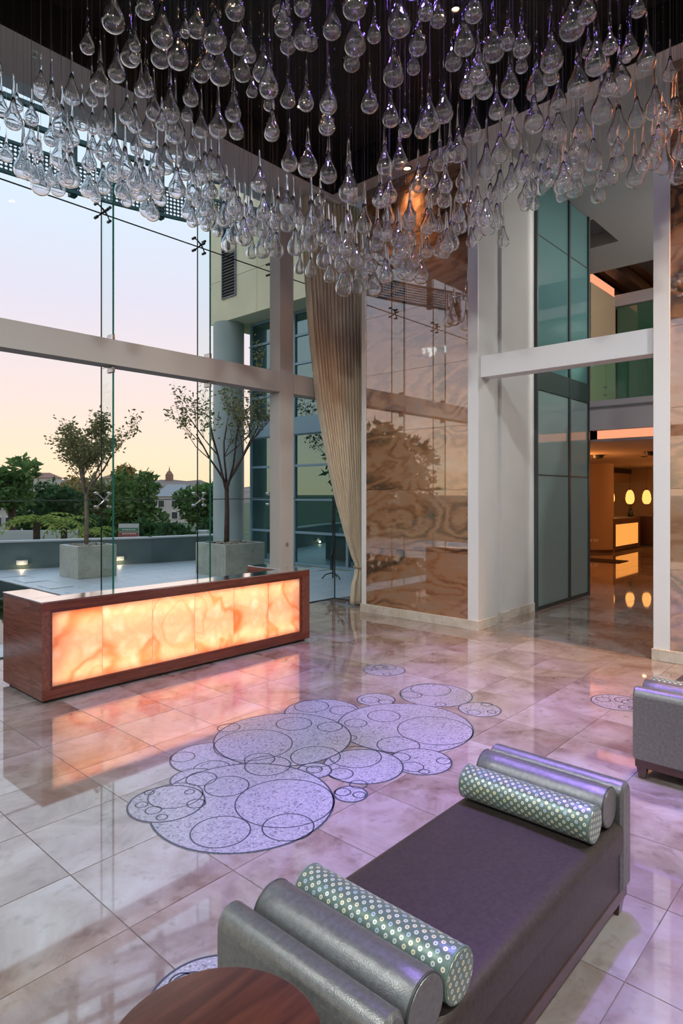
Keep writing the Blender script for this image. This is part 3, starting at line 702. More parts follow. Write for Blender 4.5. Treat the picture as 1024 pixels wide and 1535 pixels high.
# lobby column
cx, cyy, cd = floor_pt(890, 826)
colm = empty('column_1', (cx, cyy, 0), 'round tan lobby column beside the reception counter', 'column', kind='structure')
MB().lathe([(.60, 0), (.60, 2.80)], 40, (cx, cyy, 0)).build('shaft', M['lobby_wall'], colm, smooth='all')
MB().lathe([(.62, 0), (.62, .09), (.60, .09)], 40, (cx, cyy, 0)).build('skirting', M['dark_wood'], colm, smooth=True)
vdir = Vector((-cx, -cyy, 0)).normalized(); vside = Vector((-vdir.y, vdir.x, 0))
for s_ in (-.12, .06):
    c_ = Vector((cx, cyy, .38)) + (vdir * math.sqrt(.36 - s_ * s_) + vside * s_) * 1.005
    tag(MB().obox(c_, vside, .075, .012, .05).build('wall_socket', M['socket'], bevel=.004, seg=1), 'white double socket low on the round lobby column', 'socket', 'column sockets')
# reception counters in the back lobby
def counter(x0, x1, y, label):
    t = empty('reception_counter', ((x0 + x1) / 2, y, 0), label, 'counter')
    B(x0, x1, y + .02, y + .75, .05, 1.0).build('body', M['dark_wood'], t)
    B(x0 - .02, x1 + .02, y - .02, y + .8, 1.0, 1.05).build('worktop', M['dark_wood'], t, bevel=.005, seg=1)
    B(x0 + .02, x1 - .02, y + .06, y + .7, 0, .05).build('plinth', M['dark_frame'], t)
    n = 3
    for k in range(n):
        a_ = x0 + .22 + (x1 - x0 - .44) * k / n; b_ = x0 + .22 + (x1 - x0 - .44) * (k + 1) / n
        B(a_ + .004, b_ - .004, y - .005, y + .02, .16, .86).build('lit_panel', M['onyx_lit'], t)
    B(x0, x1, y - .012, y + .02, .86, 1.0).build('frame_rail', M['dark_wood'], t)
    B(x0, x1, y - .012, y + .02, .05, .16).build('frame_rail', M['dark_wood'], t)
    B(x0, x0 + .22, y - .012, y + .02, .16, .86).build('frame_stile', M['dark_wood'], t)
    B(x1 - .22, x1, y - .012, y + .02, .16, .86).build('frame_stile', M['dark_wood'], t)
    return t
counter(20.55, 23.2, 7.05, 'dark wood reception counter with glowing amber panels beside the column')
counter(23.9, 25.7, 6.7, 'dark wood reception counter with glowing amber panels at the end wall')
tag(B(16, 25.8, 8.2, 8.35, 2.28, 2.62).build('bulkhead', M['lobby_wall']), 'tan bulkhead hanging over the reception counters', 'bulkhead', kind='structure')
tag(B(16, 25.8, 8.15, 8.4, 2.62, 2.80).build('trim_9', M['black_metal']), 'black louvred slot above the reception bulkhead', 'trim', kind='structure')
tag(B(20.0, 23.6, 9.7, 9.79, .0, 2.8).build('wall_panel', M['teal_panel']), 'teal glass panel on the reception back wall', 'panel', kind='structure')
def pendant(px, d, label):
    p = depth_pt(px, d, z=1.74)
    t = empty('pendant_lamp', (p.x, p.y, 1.50), label, 'lamp', 'reception pendants')
    MB().lathe([(.05, .0), (.10, .03), (.135, .12), (.14, .2), (.125, .32), (.09, .42), (.045, .47), (0, .475)], 20, (p.x, p.y, 1.50)).build('shade', M['pendant_glow'], t, smooth='all')
    MB().lathe([(.03, .47), (.03, .52), (0, .525)], 10, (p.x, p.y, 1.50)).build('cap', M['black_metal'], t)
    MB().tube([(p.x, p.y, 2.02), (p.x, p.y, 2.80)], .004, 5).build('cord', M['black_metal'], t)
for px in (915, 944.5, 969.5): pendant(px, 21.3, 'amber glass pendant lamp glowing over the reception counter')
tag(B(17.3, 18.1, 5.8, 8.4, 0.001, .016).build('floor_mat', M['mat_black']), 'black entrance mat on the back lobby floor', 'mat')
x_, y_, d_ = floor_pt(976, 780, 1.05)
p = depth_pt(975, 21.6, z=1.05)
fv = empty('flower_vase', (p.x, 7.4, 1.05), 'vase of dried flowers on the reception counter', 'vase')
vx = 23.0
fv.location = (vx, 7.3, 1.05); ORI[fv.name] = Vector(fv.location)
MB().lathe([(0, 0), (.07, 0), (.10, .08), (.06, .2), (.05, .25), (.07, .28)], 16, (vx, 7.3, 1.05)).build('vase', M['dark_frame'], fv, smooth='all')
m = MB()
for k in range(26):
    g1 = R.uniform(0, 6.28); ln = R.uniform(.25, .5); sp = R.uniform(.05, .3)
    b0 = Vector((vx, 7.3, 1.3)); e0 = b0 + Vector((math.cos(g1) * sp, math.sin(g1) * sp, ln))
    m.tube([b0, (b0 + e0) / 2 + Vector((0, 0, .05)), e0], [.006, .006, .02], 5)
m.build('stems', M['leaf_warm'], fv)
bx = tag(B(20.62, 20.80, 7.15, 7.3, 1.05, 1.27).build('card_holder', M['socket'], bevel=.005, seg=1), 'pale card holder on the reception counter end', 'card holder')
for px, py in ((896, 682), (977.5, 677)):
    x, y, d = floor_pt(px, py, 2.80)
    t = empty('ceiling_speaker', (x, y, 2.80), 'dark round fitting on the orange lit lobby ceiling', 'ceiling fitting', 'lobby ceiling fittings')
    MB().lathe([(0, -.10), (.13, -.08), (.16, 0), (0, 0)], 18, (x, y, 2.80)).build('dome', M['dark_frame'], t, smooth=True)
    MB().torus((x, y, 2.797), .17, .012, 20, 5).build('rim', M['black_metal'], t)
x, y, d = floor_pt(966, 684, 2.80); downlight(x, y, 2.80, 'lamp_warm', 'small warm downlight in the low lobby ceiling', None, 0.06)
# added fill lights without fixtures: back lobby, mezzanine and passage
lamp('lobby_fill', 'POINT', (15.0, 6.4, 2.3), 90, (1.0, 0.36, 0.10), size=.2)
lamp('lobby_fill', 'POINT', (22, 4.6, 2.3), 48, (1.0, 0.36, 0.10), size=.2)
lamp('lobby_fill', 'POINT', (18.5, 3.2, 2.2), 45, (1.0, 0.34, 0.09), size=.2)
lamp('lobby_fill', 'POINT', (22, 8.9, 2.2), 22, (1.0, 0.45, 0.2), size=.2)
lamp('mezzanine_fill', 'POINT', (17.8, 3.0, 6.2), 70, (1.0, 0.55, 0.28), size=.2)
lamp('mezzanine_fill', 'POINT', (13.5, 1.0, 6.3), 120, (1.0, 0.9, 0.8), size=.2)
lamp('passage_fill', 'SPOT', (9.6, -.8, 6.8), 480, (1.0, 0.95, 0.92), (9.6, 4.2, 1.5), size=.12, spot=100)
lamp('passage_fill', 'SPOT', (13.0, -1.0, 6.8), 380, (1.0, 0.95, 0.92), (13, 4.2, 3.0), size=.12, spot=110)

# ------------------------------------------------------------------ curtain
cur = empty('curtain', (7.9, 6.85, 0), 'tall beige pleated curtain tied back beside the brown marble wall', 'curtain')
prof = [(0.02, .17), (.30, .15), (.55, .085), (.65, .075), (.87, .16), (1.2, .28), (1.74, .44), (2.29, .575), (3.38, .79), (4.47, .92), (5.56, 1.0), (6.57, 1.04)]
def lerp_prof(z):
    for (z0, f0), (z1, f1) in zip(prof, prof[1:]):
        if z <= z1: 
            t = (z - z0) / (z1 - z0); t = t * t * (3 - 2 * t) if z1 < 1 else t
            return f0 + (f1 - f0) * t
    return prof[-1][1]
Aq = Vector((6.97, 7.08)); Bq = Vector((7.98, 6.82)); dv = Aq - Bq; nrm = Vector((-dv.y, dv.x)).normalized()
def curtain_mesh(z_lo, z_hi, nz, name):
    m = MB(); NS = 240; vs_ = []
    for i in range(nz + 1):
        z = z_lo + (z_hi - z_lo) * i / nz; f = lerp_prof(z); gath = 1 - min(1, f)
        for k in range(NS + 1):
            s = k / NS
            ph = 2 * math.pi * (15 * s + .25 * math.sin(5 * s + .3)) 
            amp = (.058 + .016 * math.sin(7 * s + 1)) * (1 - .45 * gath)
            am2 = .012 * math.sin(2 * math.pi * 37 * s + z * .25)
            q = Bq + dv * (s * f) + nrm * (amp * math.sin(ph + .25 * math.sin(z * .7 + 4 * s)) + am2 * (1 - gath))
            q += nrm * (-.03 + .03 * gath)
            vs_.append((q.x, q.y, z))
    fs_ = [(i * (NS + 1) + k, i * (NS + 1) + k + 1, (i + 1) * (NS + 1) + k + 1, (i + 1) * (NS + 1) + k) for i in range(nz) for k in range(NS)]
    m.add(vs_, fs_)
    o = m.build(name, M['curtain'], cur, smooth='all')
    so_ = o.modifiers.new('thick', 'SOLIDIFY'); so_.thickness = .004
    return o
curtain_mesh(.02, 6.57, 90, 'cloth')
tz = .62; c_ = Bq + dv * .04
m = MB(); pts = []
for k in range(25):
    g1 = 2 * math.pi * k / 24
    q = c_ + dv.normalized() * (.075 * math.cos(g1)) + nrm * (.075 * math.sin(g1)); pts.append((q.x, q.y, tz + .02 * math.cos(g1)))
m.tube(pts, .016, 8, cap=False).build('tieback', M['tieback'], cur, smooth='all')
B(6.9, 8.05, 6.90, 6.94, 6.555, 6.58).build('track', M['white_paint'], cur)

# ------------------------------------------------------------------ reception desk with lit onyx front
dk = empty('reception_desk', (3.97, 6.1, 0), 'long mahogany reception desk with a backlit onyx front', 'desk')
DX0, DX1, DY0, DY1, DZ0, DZ1 = 2.322, 5.622, 5.65, 6.545, .03, .883
tk = .27
# side wings
def shell(m, x0, x1, y0, y1, z0, z1): return m.box(x0, x1, y0, y1, z0, z1)
B(DX0, DX0 + tk, DY0 + tk, DY1, DZ0, DZ1).build('side_wing', M['mahogany_side'], dk, bevel=.002, seg=1)
B(DX1 - tk, DX1, DY0 + tk, DY1, DZ0, DZ1).build('side_wing', M['mahogany_side'], dk, bevel=.002, seg=1)
# hollow front box: top, bottom, back, two ends, all open to the onyx
PX0, PX1, PZ0, PZ1 = 2.405, 5.485, .125, .80
B(DX0, DX1, DY0, DY0 + tk, PZ1 + .012, DZ1).build('top_rail', M['mahogany'], dk)
B(DX0, DX1, DY0, DY0 + tk, DZ0, PZ0 - .012).build('bottom_rail', M['mahogany'], dk)
B(DX0, PX0 - .012, DY0, DY0 + tk, PZ0 - .012, PZ1 + .012).build('end_stile', M['mahogany_side'], dk)
B(PX1 + .012, DX1, DY0, DY0 + tk, PZ0 - .012, PZ1 + .012).build('end_stile', M['mahogany_side'], dk)
B(PX0 - .012, PX1 + .012, DY0 + tk - .03, DY0 + tk, PZ0 - .012, PZ1 + .012).build('back_panel', M['wall_white_int'], dk)
m = MB()
m.box(PX0 - .012, PX0 + .012, DY0 + .012, DY0 + .03, PZ0 - .012, PZ1 + .012).box(PX1 - .012, PX1 + .012, DY0 + .012, DY0 + .03, PZ0 - .012, PZ1 + .012)
m.box(PX0 + .012, PX1 - .012, DY0 + .012, DY0 + .03, PZ1 - .008, PZ1 + .012).box(PX0 + .012, PX1 - .012, DY0 + .012, DY0 + .03, PZ0 - .012, PZ0 + .008)
m.build('inner_bead', M['mahogany'], dk)
B(DX0 + .04, DX1 - .04, DY0 + .05, DY1 - .05, 0, DZ0).build('plinth', M['dark_frame'], dk)
XP = [PX0, 2.893, 3.421, 3.926, 4.447, 4.963, PX1]
for a_, b_ in zip(XP, XP[1:]):
    B(a_ + .001, b_ - .001, DY0 + .031, DY0 + .045, PZ0 - .01, PZ1 + .01).build('onyx_panel', M['onyx'], dk)
for z_, tz_ in ((PZ1 - .03, .45), (PZ0 + .03, .45)):
    l = lamp('desk_tube_light', 'AREA', ((PX0 + PX1) / 2, DY0 + .15, z_), 7.0, (1.0, 0.86, 0.60), ((PX0 + PX1) / 2, DY0 + .07, tz_), size=PX1 - PX0 - .1, size_y=.05)
l = lamp('desk_back_light', 'AREA', ((PX0 + PX1) / 2, DY0 + .22, .46), 3.0, (1.0, 0.93, 0.87), ((PX0 + PX1) / 2, DY0, .46), size=PX1 - PX0 - .1, size_y=.55)
B(DX0 - .004, DX1 + .004, DY0 - .004, DY0 + tk, DZ1 + .0005, DZ1 + .014).build('countertop', M['mahogany_top'], dk, bevel=.003, seg=1)
for xx in (DX0 - .004, DX1 + .004 - tk): B(xx, xx + tk, DY0 + tk + .0005, DY1 + .004, DZ1 + .0005, DZ1 + .014).build('countertop', M['mahogany_top'], dk, bevel=.003, seg=1)
# inner worktop shelf behind the front
B(DX0 + tk, DX1 - tk, DY0 + tk, DY0 + tk + .45, .68, .71).build('inner_worktop', M['mahogany'], dk)

# ------------------------------------------------------------------ floor mosaics
ZM = 2.2
def zoom3(x, y, hw):
    px, py = 180 + x / 1.7067, 980 + y / 1.7067
    c_ = py - HOR; d = H * FPX / c_
    for k in range(4):
        r_ = hw / 1.7067 * d / FPX; d = (H * FPX + math.sqrt((H * FPX) ** 2 + 4 * c_ * c_ * r_ * r_)) / (2 * c_)
    p_ = depth_pt(px, d); return p_.x, p_.y, hw / 1.7067 * d / FPX
N48 = 56
def disc(parent, X, Y, r, z):
    m = MB(); m.lathe([(r, 0.0002), (r, z), (0, z)], N48, (X, Y, 0)); m.build('mosaic_disc', M['mosaic'], parent)
def ring(parent, X, Y, r, z, w_=.011):
    m = MB(); m.lathe([(r - w_, z - .0004), (r - w_, z + .00012), (r, z + .00012), (r, z - .0004)], N48, (X, Y, 0), flip=True); m.build('mosaic_ring', M['dark_ring'], parent)
clusters = [  # (disc, inner rings), far to near
    ((808, 107, 93), [(795, 92, 52), (820, 130, 15), (745, 105, 28)]),
    ((920, 143, 55), [(905, 150, 18), (938, 130, 15), (951, 149, 12)]),
    ((655, 118, 50), [(640, 118, 24), (680, 124, 20)]),
    ((517, 150, 97), [(490, 135, 45), (465, 170, 22), (570, 145, 35)]),
    ((728, 192, 174), [(806, 198, 97), (675, 160, 43), (603, 178, 30), (712, 235, 56), (590, 215, 17)]),
    ((769, 277, 81), [(748, 290, 30), (716, 265, 28), (828, 275, 20), (778, 302, 15)]),
    ((590, 360, 45), [(570, 355, 22), (612, 362, 18)]),
    ((622, 290, 104), [(602, 265, 68), (565, 308, 33), (610, 335, 24), (500, 297, 18)]),
    ((226, 268, 97), [(160, 265, 32), (235, 295, 48)]),
    ((497, 300, 46), [(497, 297, 22)]),
    ((190, 322, 62), [(205, 318, 34)]),
    ((417, 222, 176), [(341, 235, 101), (445, 180, 47), (500, 265, 65), (537, 188, 33), (357, 272, 40), (278, 190, 30)]),
    ((316, 398, 233), [(422, 385, 128), (257, 458, 78), (430, 446, 68), (273, 341, 58), (208, 322, 40), (378, 288, 60)]),
    ((119, 386, 98), [(142, 365, 70), (85, 402, 22), (195, 385, 25), (55, 388, 17), (75, 357, 14), (107, 420, 16), (178, 355, 14)]),
]
ms = empty('floor_mosaic', (*zoom3(450, 270, 1)[:2], 0), 'large grey mosaic cluster of overlapping circles inlaid in the floor', 'floor mosaic')
for k, (dsc, rings) in enumerate(clusters):
    X, Y, r = zoom3(*dsc); z = .0008 + k * .00025
    disc(ms, X, Y, r, z); ring(ms, X, Y, r, z, .012)
    for q in rings:
        x, y, rr = zoom3(*q); ring(ms, x, y, rr, z, .009)
def medallion(X, Y, r, label, seed):
    t = empty('floor_medallion', (X, Y, 0), label, 'floor mosaic')
    disc(t, X, Y, r, .001); ring(t, X, Y, r, .001, .011)
    rr = random.Random(seed)
    for a0, rad, rs in ((.3, .45, .38), (2.2, .55, .30), (3.6, .6, .26), (4.9, .5, .34), (5.6, .72, .18), (1.3, .7, .2)):
        a0 += rr.uniform(0, 6); ring(t, X + r * rad * math.cos(a0), Y + r * rad * math.sin(a0), r * rs, .001, .009)
X, Y, r = zoom3(676, 42, 54); medallion(X, Y, r, 'small round mosaic medallion in the floor before the marble wall', 1)
X, Y, d = floor_pt(926, 1053); medallion(X, Y, .225, 'small round mosaic medallion in the floor beside the far daybed', 2)
X, Y, d = floor_pt(318, 1503); medallion(X, Y, .24, 'small round mosaic medallion in the floor under the round table', 3)

# ------------------------------------------------------------------ daybeds and bolsters
ARM_Z = .59; SEAT = .435
def arm_mesh(name, y0, y1):
    # upright padded end panel with a rounded top, thickness along x (0..0.11)
    m = MB(); t = .105; pr = [(0, .13), (0, ARM_Z - .055)]
    for k in range(9):
        g1 = math.pi - math.pi * k / 8; pr.append((t / 2 + t / 2 * math.cos(g1), ARM_Z - .055 + .055 * math.sin(g1)))
    pr += [(t, .13)]
    n = len(pr); q = .012
    vs_ = []
    for yy, s in ((y0, q), (y0 + q, 0), (y1 - q, 0), (y1, q)):
        for x, z in pr:
            cx_, cz_ = t / 2, .36
            vs_.append((x + (cx_ - x) * s / (t / 2) * .9, yy, z + (s if z < cz_ else -s) * .9))
    fs_ = [(i * n + k, i * n + (k + 1) % n, (i + 1) * n + (k + 1) % n, (i + 1) * n + k) for i in range(3) for k in range(n)]
    fs_ += [tuple(range(n - 1, -1, -1)), tuple(3 * n + k for k in range(n))]
    fs_ = [f[::-1] for f in fs_]
    return m.add(vs_, fs_).mesh(name, M['leather'], smooth=35)
def daybed(x0, x1, y0, y1, label):
    t = empty('daybed', ((x0 + x1) / 2, (y0 + y1) / 2, 0), label, 'daybed', 'grey daybeds')
    am = arm_mesh('arm', y0, y1)
    place('arm', am, (x0, 0, 0), t); place('arm', am, (x1 - .105, 0, 0), t)
    B(x0 + .106, x1 - .106, y0 + .012, y1 - .012, .13, .315).build('base', M['leather_dark'], t, smooth=True, bevel=.012, seg=2)
    # seat cushion: softly crowned top, rolled edges
    m = MB(); nx, ny = 40, 22; vs_ = []
    cx0, cx1, cy0, cy1 = x0 + .1055, x1 - .1055, y0 - .004, y1 + .004
    def prof_h(s):
        e = min(s, 1 - s) * 2
        return e
    for i in range(nx + 1):
        for j in range(ny + 1):
            sx, sy = i / nx, j / ny
            # denser near edges
            sx_ = .5 - .5 * math.cos(math.pi * sx); sy_ = .5 - .5 * math.cos(math.pi * sy)
            ex = min(sx_, 1 - sx_) * (cx1 - cx0); ey = min(sy_, 1 - sy_) * (cy1 - cy0)
            rr = .045
            def rnd(e): return 0 if e >= rr else rr - math.sqrt(max(0, rr * rr - (rr - e) ** 2))
            z = SEAT - max(rnd(ey), .35 * rnd(ex)) + .010 * math.sin(math.pi * sx_) * math.sin(math.pi * sy_)
            vs_.append((cx0 + sx_ * (cx1 - cx0), cy0 + sy_ * (cy1 - cy0), z))
    fs_ = [(i * (ny + 1) + j, (i + 1) * (ny + 1) + j, (i + 1) * (ny + 1) + j + 1, i * (ny + 1) + j + 1) for i in range(nx) for j in range(ny)]
    # skirt down to the base
    bnd = [(i, 0) for i in range(nx + 1)] + [(nx, j) for j in range(1, ny + 1)] + [(i, ny) for i in range(nx - 1, -1, -1)] + [(0, j) for j in range(ny - 1, 0, -1)]
    b0 = len(vs_)
    for i, j in bnd:
        v = vs_[i * (ny + 1) + j]; vs_.append((v[0], v[1], .316))
    nb = len(bnd)
    for k in range(nb):
        k2 = (k + 1) % nb; a_ = bnd[k][0] * (ny + 1) + bnd[k][1]; b_ = bnd[k2][0] * (ny + 1) + bnd[k2][1]
        fs_.append((a_, b0 + k, b0 + k2, b_))
    fs_.append(tuple(b0 + k for k in range(nb - 1, -1, -1)))
    m.add(vs_, fs_).build('seat_cushion', M['leather_dark'], t, smooth=60)
    for yy in (y0 + .004, y1 - .004):
        MB().tube([(x0 + .106, yy, .318), (x1 - .106, yy, .318)], .006, 6).build('seat_piping', M['piping'], t, smooth='all')
    B(x0 + .012, x1 - .012, y0 + .012, y1 - .012, .075, .13).build('plinth', M['dark_wood'], t, bevel=.004, seg=1)
    lm = MB(); lm.add([(-.03, -.03, .075), (.03, -.03, .075), (.03, .03, .075), (-.03, .03, .075), (-.02, -.02, 0), (.02, -.02, 0), (.02, .02, 0), (-.02, .02, 0)],
                      [(0, 1, 2, 3), (7, 6, 5, 4), (0, 4, 5, 1), (1, 5, 6, 2), (2, 6, 7, 3), (3, 7, 4, 0)])
    lme = lm.mesh('leg', M['dark_wood'])
    for xx in (x0 + .05, x1 - .05):
        for yy in (y0 + .05, y1 - .05): place('leg', lme, (xx, yy, 0), t)
    return t
def bolster_mesh(name, mat, r, ln):
    me_v = []; fs_ = []; uvs = []
    n = 40; prof_ = [(-ln / 2, r * .0), (-ln / 2, r * .5), (-ln / 2 + .001, r * .93), (-ln / 2 + .010, r)] + [(-ln / 2 + .010 + (ln - .02) * k / 8, r) for k in range(1, 9)] + [(ln / 2 - .001, r * .93), (ln / 2, r * .5), (ln / 2, 0)]
    m = MB()
    for i, (y, rr) in enumerate(prof_):
        for k in range(n + 1):
            g1 = 2 * math.pi * k / n
            m.v.append((rr * math.cos(g1), y, rr * math.sin(g1)))
            cap_ = rr < r * .95
            uvs.append((y if not cap_ else rr * math.cos(g1), g1 * r if not cap_ else rr * math.sin(g1)))
    for i in range(len(prof_) - 1):
        for k in range(n):
            m.f.append((i * (n + 1) + k, (i + 1) * (n + 1) + k, (i + 1) * (n + 1) + k + 1, i * (n + 1) + k + 1))
    me = m.mesh(name, mat, smooth=40)
    uvl = me.uv_layers.new(name='UVMap')
    for lp in me.loops: uvl.data[lp.index].uv = uvs[lp.vertex_index]
    return me
BL, BP = .60, .60
LR, PR_ = .083, .073
leather_b = bolster_mesh('cover', M['leather'], LR, BL); pattern_b = bolster_mesh('cover', M['ring_fabric'], PR_, BP)
pip_l = MB().torus((0, 0, 0), LR * .975, .004, 32, 6, 'y').mesh('piping', M['piping'], smooth='all')
pip_p = MB().torus((0, 0, 0), PR_ * .975, .0035, 32, 6, 'y').mesh('piping', M['cord_green'], smooth='all')
def bolster(x, y, pat, label, roll=0, dy=0):
    r = PR_ if pat else LR
    t = empty('bolster_cushion', (x, y, SEAT + .006), label, 'cushion')
    zc = SEAT + r + .004
    place('cover', pattern_b if pat else leather_b, (x, y, zc), t, rot=(0, roll, 0))
    for s in (-1, 1): place('piping', pip_p if pat else pip_l, (x, y + s * (BL / 2 - .006), zc), t)
    return t
BX0, BX1, BY0, BY1 = 1.16, 2.93, .928, 1.572
daybed(BX0, BX1, BY0, BY1, 'grey leather daybed standing next to the round wooden table')
ym = (BY0 + BY1) / 2
bolster(BX0 + .105 + LR + .004, ym - .02, False, 'plain grey leather bolster on the daybed arm by the round table')
bolster(BX0 + .105 + 2 * LR + PR_ + .012, ym - .02, True, 'green ring patterned bolster on the round table end of the daybed', .4)
bolster(BX1 - .105 - LR - .004, ym, False, 'plain grey leather bolster against the daybed arm facing the other daybed')
bolster(BX1 - .105 - 2 * LR - PR_ - .012, ym, True, 'green ring patterned bolster on the daybed end facing the other daybed', 1.0)
DX, DYb = 4.315, .715
daybed(DX, DX + 1.77, DYb, DYb + .644, 'grey leather daybed standing free near the right marble wall')
bolster(DX + .105 + LR + .004, DYb + .322, False, 'plain grey leather bolster on the daybed near the right marble wall')
bolster(DX + .105 + 2 * LR + PR_ + .012, DYb + .322, True, 'green ring patterned bolster on the daybed near the right marble wall')
bolster(DX + 1.77 - .105 - LR - .004, DYb + .322, False, 'plain grey leather bolster on the daybed arm facing the marble skirting')

# round side table
tx, ty, tz = .886, 1.205, .56
tb = empty('side_table', (tx, ty, 0), 'round dark reddish wood side table at the daybed arm', 'table')
MB().lathe([(0, tz - .035), (.235, tz - .035), (.255, tz - .022), (.26, tz - .012), (.257, tz - .003), (.252, tz), (0, tz)], 64, (tx, ty, 0)).build('tabletop', M['table_wood'], tb, smooth=40)
MB().lathe([(.032, .03), (.03, tz - .035)], 20, (tx, ty, 0)).build('stem', M['dark_wood'], tb, smooth='all')
MB().lathe([(0, 0), (.17, 0), (.17, .012), (.05, .03), (.032, .035), (0, .035)], 40, (tx, ty, 0)).build('base', M['dark_wood'], tb, smooth=40)

# ------------------------------------------------------------------ hanging glass drops
def drop_mesh(L_, name):
    k = L_ / 2.8
    outp = [(0, 0), (.12, .012), (.24, .05), (.345, .115), (.425, .21), (.475, .32), (.50, .46), (.49, .60), (.448, .75), (.375, .90), (.288, 1.05), (.212, 1.22), (.158, 1.42), (.122, 1.65), (.098, 1.92), (.078, 2.22), (.062, 2.5), (.05, 2.68), (.03, 2.77), (0, 2.8)]
    outp = [(r, z if z < .9 else .9 + (z - .9) * (L_ - .9) / 1.9) for r, z in outp]
    tw = .04
    inp = []
    for i_, (r_, z_) in enumerate(outp[1:14], 1):
        r0_, z0_ = outp[i_ - 1]; r1_, z1_ = outp[i_ + 1]; tl = math.hypot(r1_ - r0_, z1_ - z0_); nr, nz_ = (z1_ - z0_) / tl, -(r1_ - r0_) / tl
        th = tw * (1.25 if z_ < .2 else 1.0)
        inp.append((max(.004, r_ - nr * th), z_ - nz_ * th))
    inp = [(0, inp[0][1] - .004)] + inp + [(0, inp[-1][1] + .12)]
    m = MB(); m.lathe(outp, 28); m.lathe(inp, 28, flip=True)
    return m.mesh(name, M['drop_glass'], smooth='all')
DL = [2.35, 2.75, 3.15]
dmesh = [drop_mesh(l, 'glass_body') for l in DL]
loop_me = MB().torus((0, 0, .035), .040, .014, 12, 6, 'x').mesh('hanging_loop', M['drop_glass'], smooth='all')
wire_me = MB().tube([(0, 0, 0), (0, 0, 1)], .0012, 4, cap=False).mesh('wire', M['wire'])
obs = []
def zz(s, ox, oy, lst): obs.extend((ox + x / s, oy + y / s, w_ / s) for x, y, w_ in lst)
zz(3.938, 200, 0, [(68,50,120),(170,210,140),(160,340,120),(265,345,130),(370,165,115),(305,190,66),(480,240,145),(600,55,125),(625,260,120),(400,435,100),(512,435,135),(645,430,105),(765,425,125),(800,520,120),(700,540,72),(803,620,74),(875,55,120),(883,160,112),(912,270,100),(1000,235,115),(912,590,98),(1000,40,110),(1020,610,95),(75,520,105),(45,535,80),(120,665,95),(215,665,120),(340,580,98),(318,680,70),(590,670,98),(440,370,76),(690,330,76),(400,770,90),(500,760,110),(610,780,90),(820,770,90),(10,340,70),(10,270,70)])
zz(3.938, 460, 0, [(148,175,115),(280,35,155),(285,260,140),(265,370,106),(398,210,88),(545,145,145),(512,445,133),(370,615,108),(130,615,105),(123,745,100),(655,270,115),(630,400,84),(495,700,103),(703,70,100),(775,110,105),(930,260,135),(865,365,108),(985,75,115),(808,670,115),(725,720,125),(680,770,95),(948,520,100),(1010,440,110),(20,250,100),(580,770,84)])
zz(2.0, 512, 0, [(455,150,70),(500,125,50),(540,145,56),(540,200,40),(690,80,80),(735,40,60),(630,180,72),(628,230,50),(415,215,62),(428,270,54),(378,270,50),(505,265,55),(465,335,48),(585,270,66),(710,260,66),(650,310,50),(577,370,60),(765,190,72),(805,140,46),(740,155,40),(865,150,50),(890,30,44),(915,185,55),(835,255,66),(800,265,50),(780,340,66),(885,360,50),(940,330,60),(985,225,40),(1005,360,50),(965,400,50),(830,405,64),(720,400,56),(650,400,56),(505,345,48),(395,400,56),(475,465,52),(435,510,58),(350,460,56),(325,465,44),(295,490,46),(265,540,50),(230,555,46),(365,545,48),(540,520,50),(605,465,46),(640,490,54),(715,465,50),(755,485,56),(810,535,44),(880,540,54),(905,490,50),(935,490,44),(970,500,52),(1010,530,50),(700,570,50),(600,560,50),(565,570,44),(510,550,44),(475,580,50),(770,590,44),(660,560,50),(690,500,40),(25,570,52),(130,500,50),(175,485,48),(115,600,48)])
zz(2.0, 0, 0, [(262,140,44),(340,62,72),(122,260,40),(155,315,52),(40,365,52),(95,357,40),(70,510,56),(122,560,56),(185,385,56),(215,415,46),(183,480,56),(152,420,40),(213,535,56),(245,370,44),(277,385,38),(215,290,50),(275,300,38),(315,380,50),(310,460,50),(345,470,50),(300,258,60),(350,220,52),(390,170,60),(380,350,46),(405,375,46),(410,445,40),(445,410,60),(525,400,60),(523,460,52),(575,460,44),(815,400,48),(868,490,50),(923,500,62),(985,525,52),(980,380,52),(985,315,56),(375,510,50),(420,530,40),(340,520,46),(470,510,50),(495,500,50),(555,520,44),(615,520,46),(655,520,40),(270,570,40),(310,560,46),(420,580,50),(365,575,44),(470,575,44),(530,570,50),(580,580,46)])
zz(2.226, 300, 280, [(495,20,66),(602,50,46),(815,45,52),(370,130,62),(410,165,44),(490,140,50),(548,130,54),(112,170,46),(95,195,50),(172,222,40),(208,215,52),(255,215,52),(205,145,52),(160,150,44),(318,205,54),(370,195,50),(332,275,36),(370,285,40),(415,250,56),(440,300,42),(480,340,58),(525,340,44),(580,340,58),(625,300,44),(675,285,46),(738,300,54),(757,220,40),(800,215,46),(838,190,54),(715,250,44),(655,245,44),(590,190,50),(660,180,50),(630,105,44),(700,170,40),(770,130,46),(905,185,36),(930,110,46),(960,140,52),(990,120,46),(1012,185,38),(865,100,40),(850,145,40),(540,290,50),(520,250,50),(470,260,44),(500,210,50),(440,180,40),(560,230,46),(610,240,44),(700,100,44),(310,100,50),(290,130,44),(80,110,50),(40,90,44),(20,130,40),(130,90,46),(260,100,50),(170,110,46),(60,150,36)])
rd = random.Random(11)
placed = []
LAMPS_XY = [q[0][:2] for q in VSPOTS] + [floor_pt(px, py, 7.09)[:2] for px, py in ((683, 14), (262, 62), (450, 160), (345, 10))]
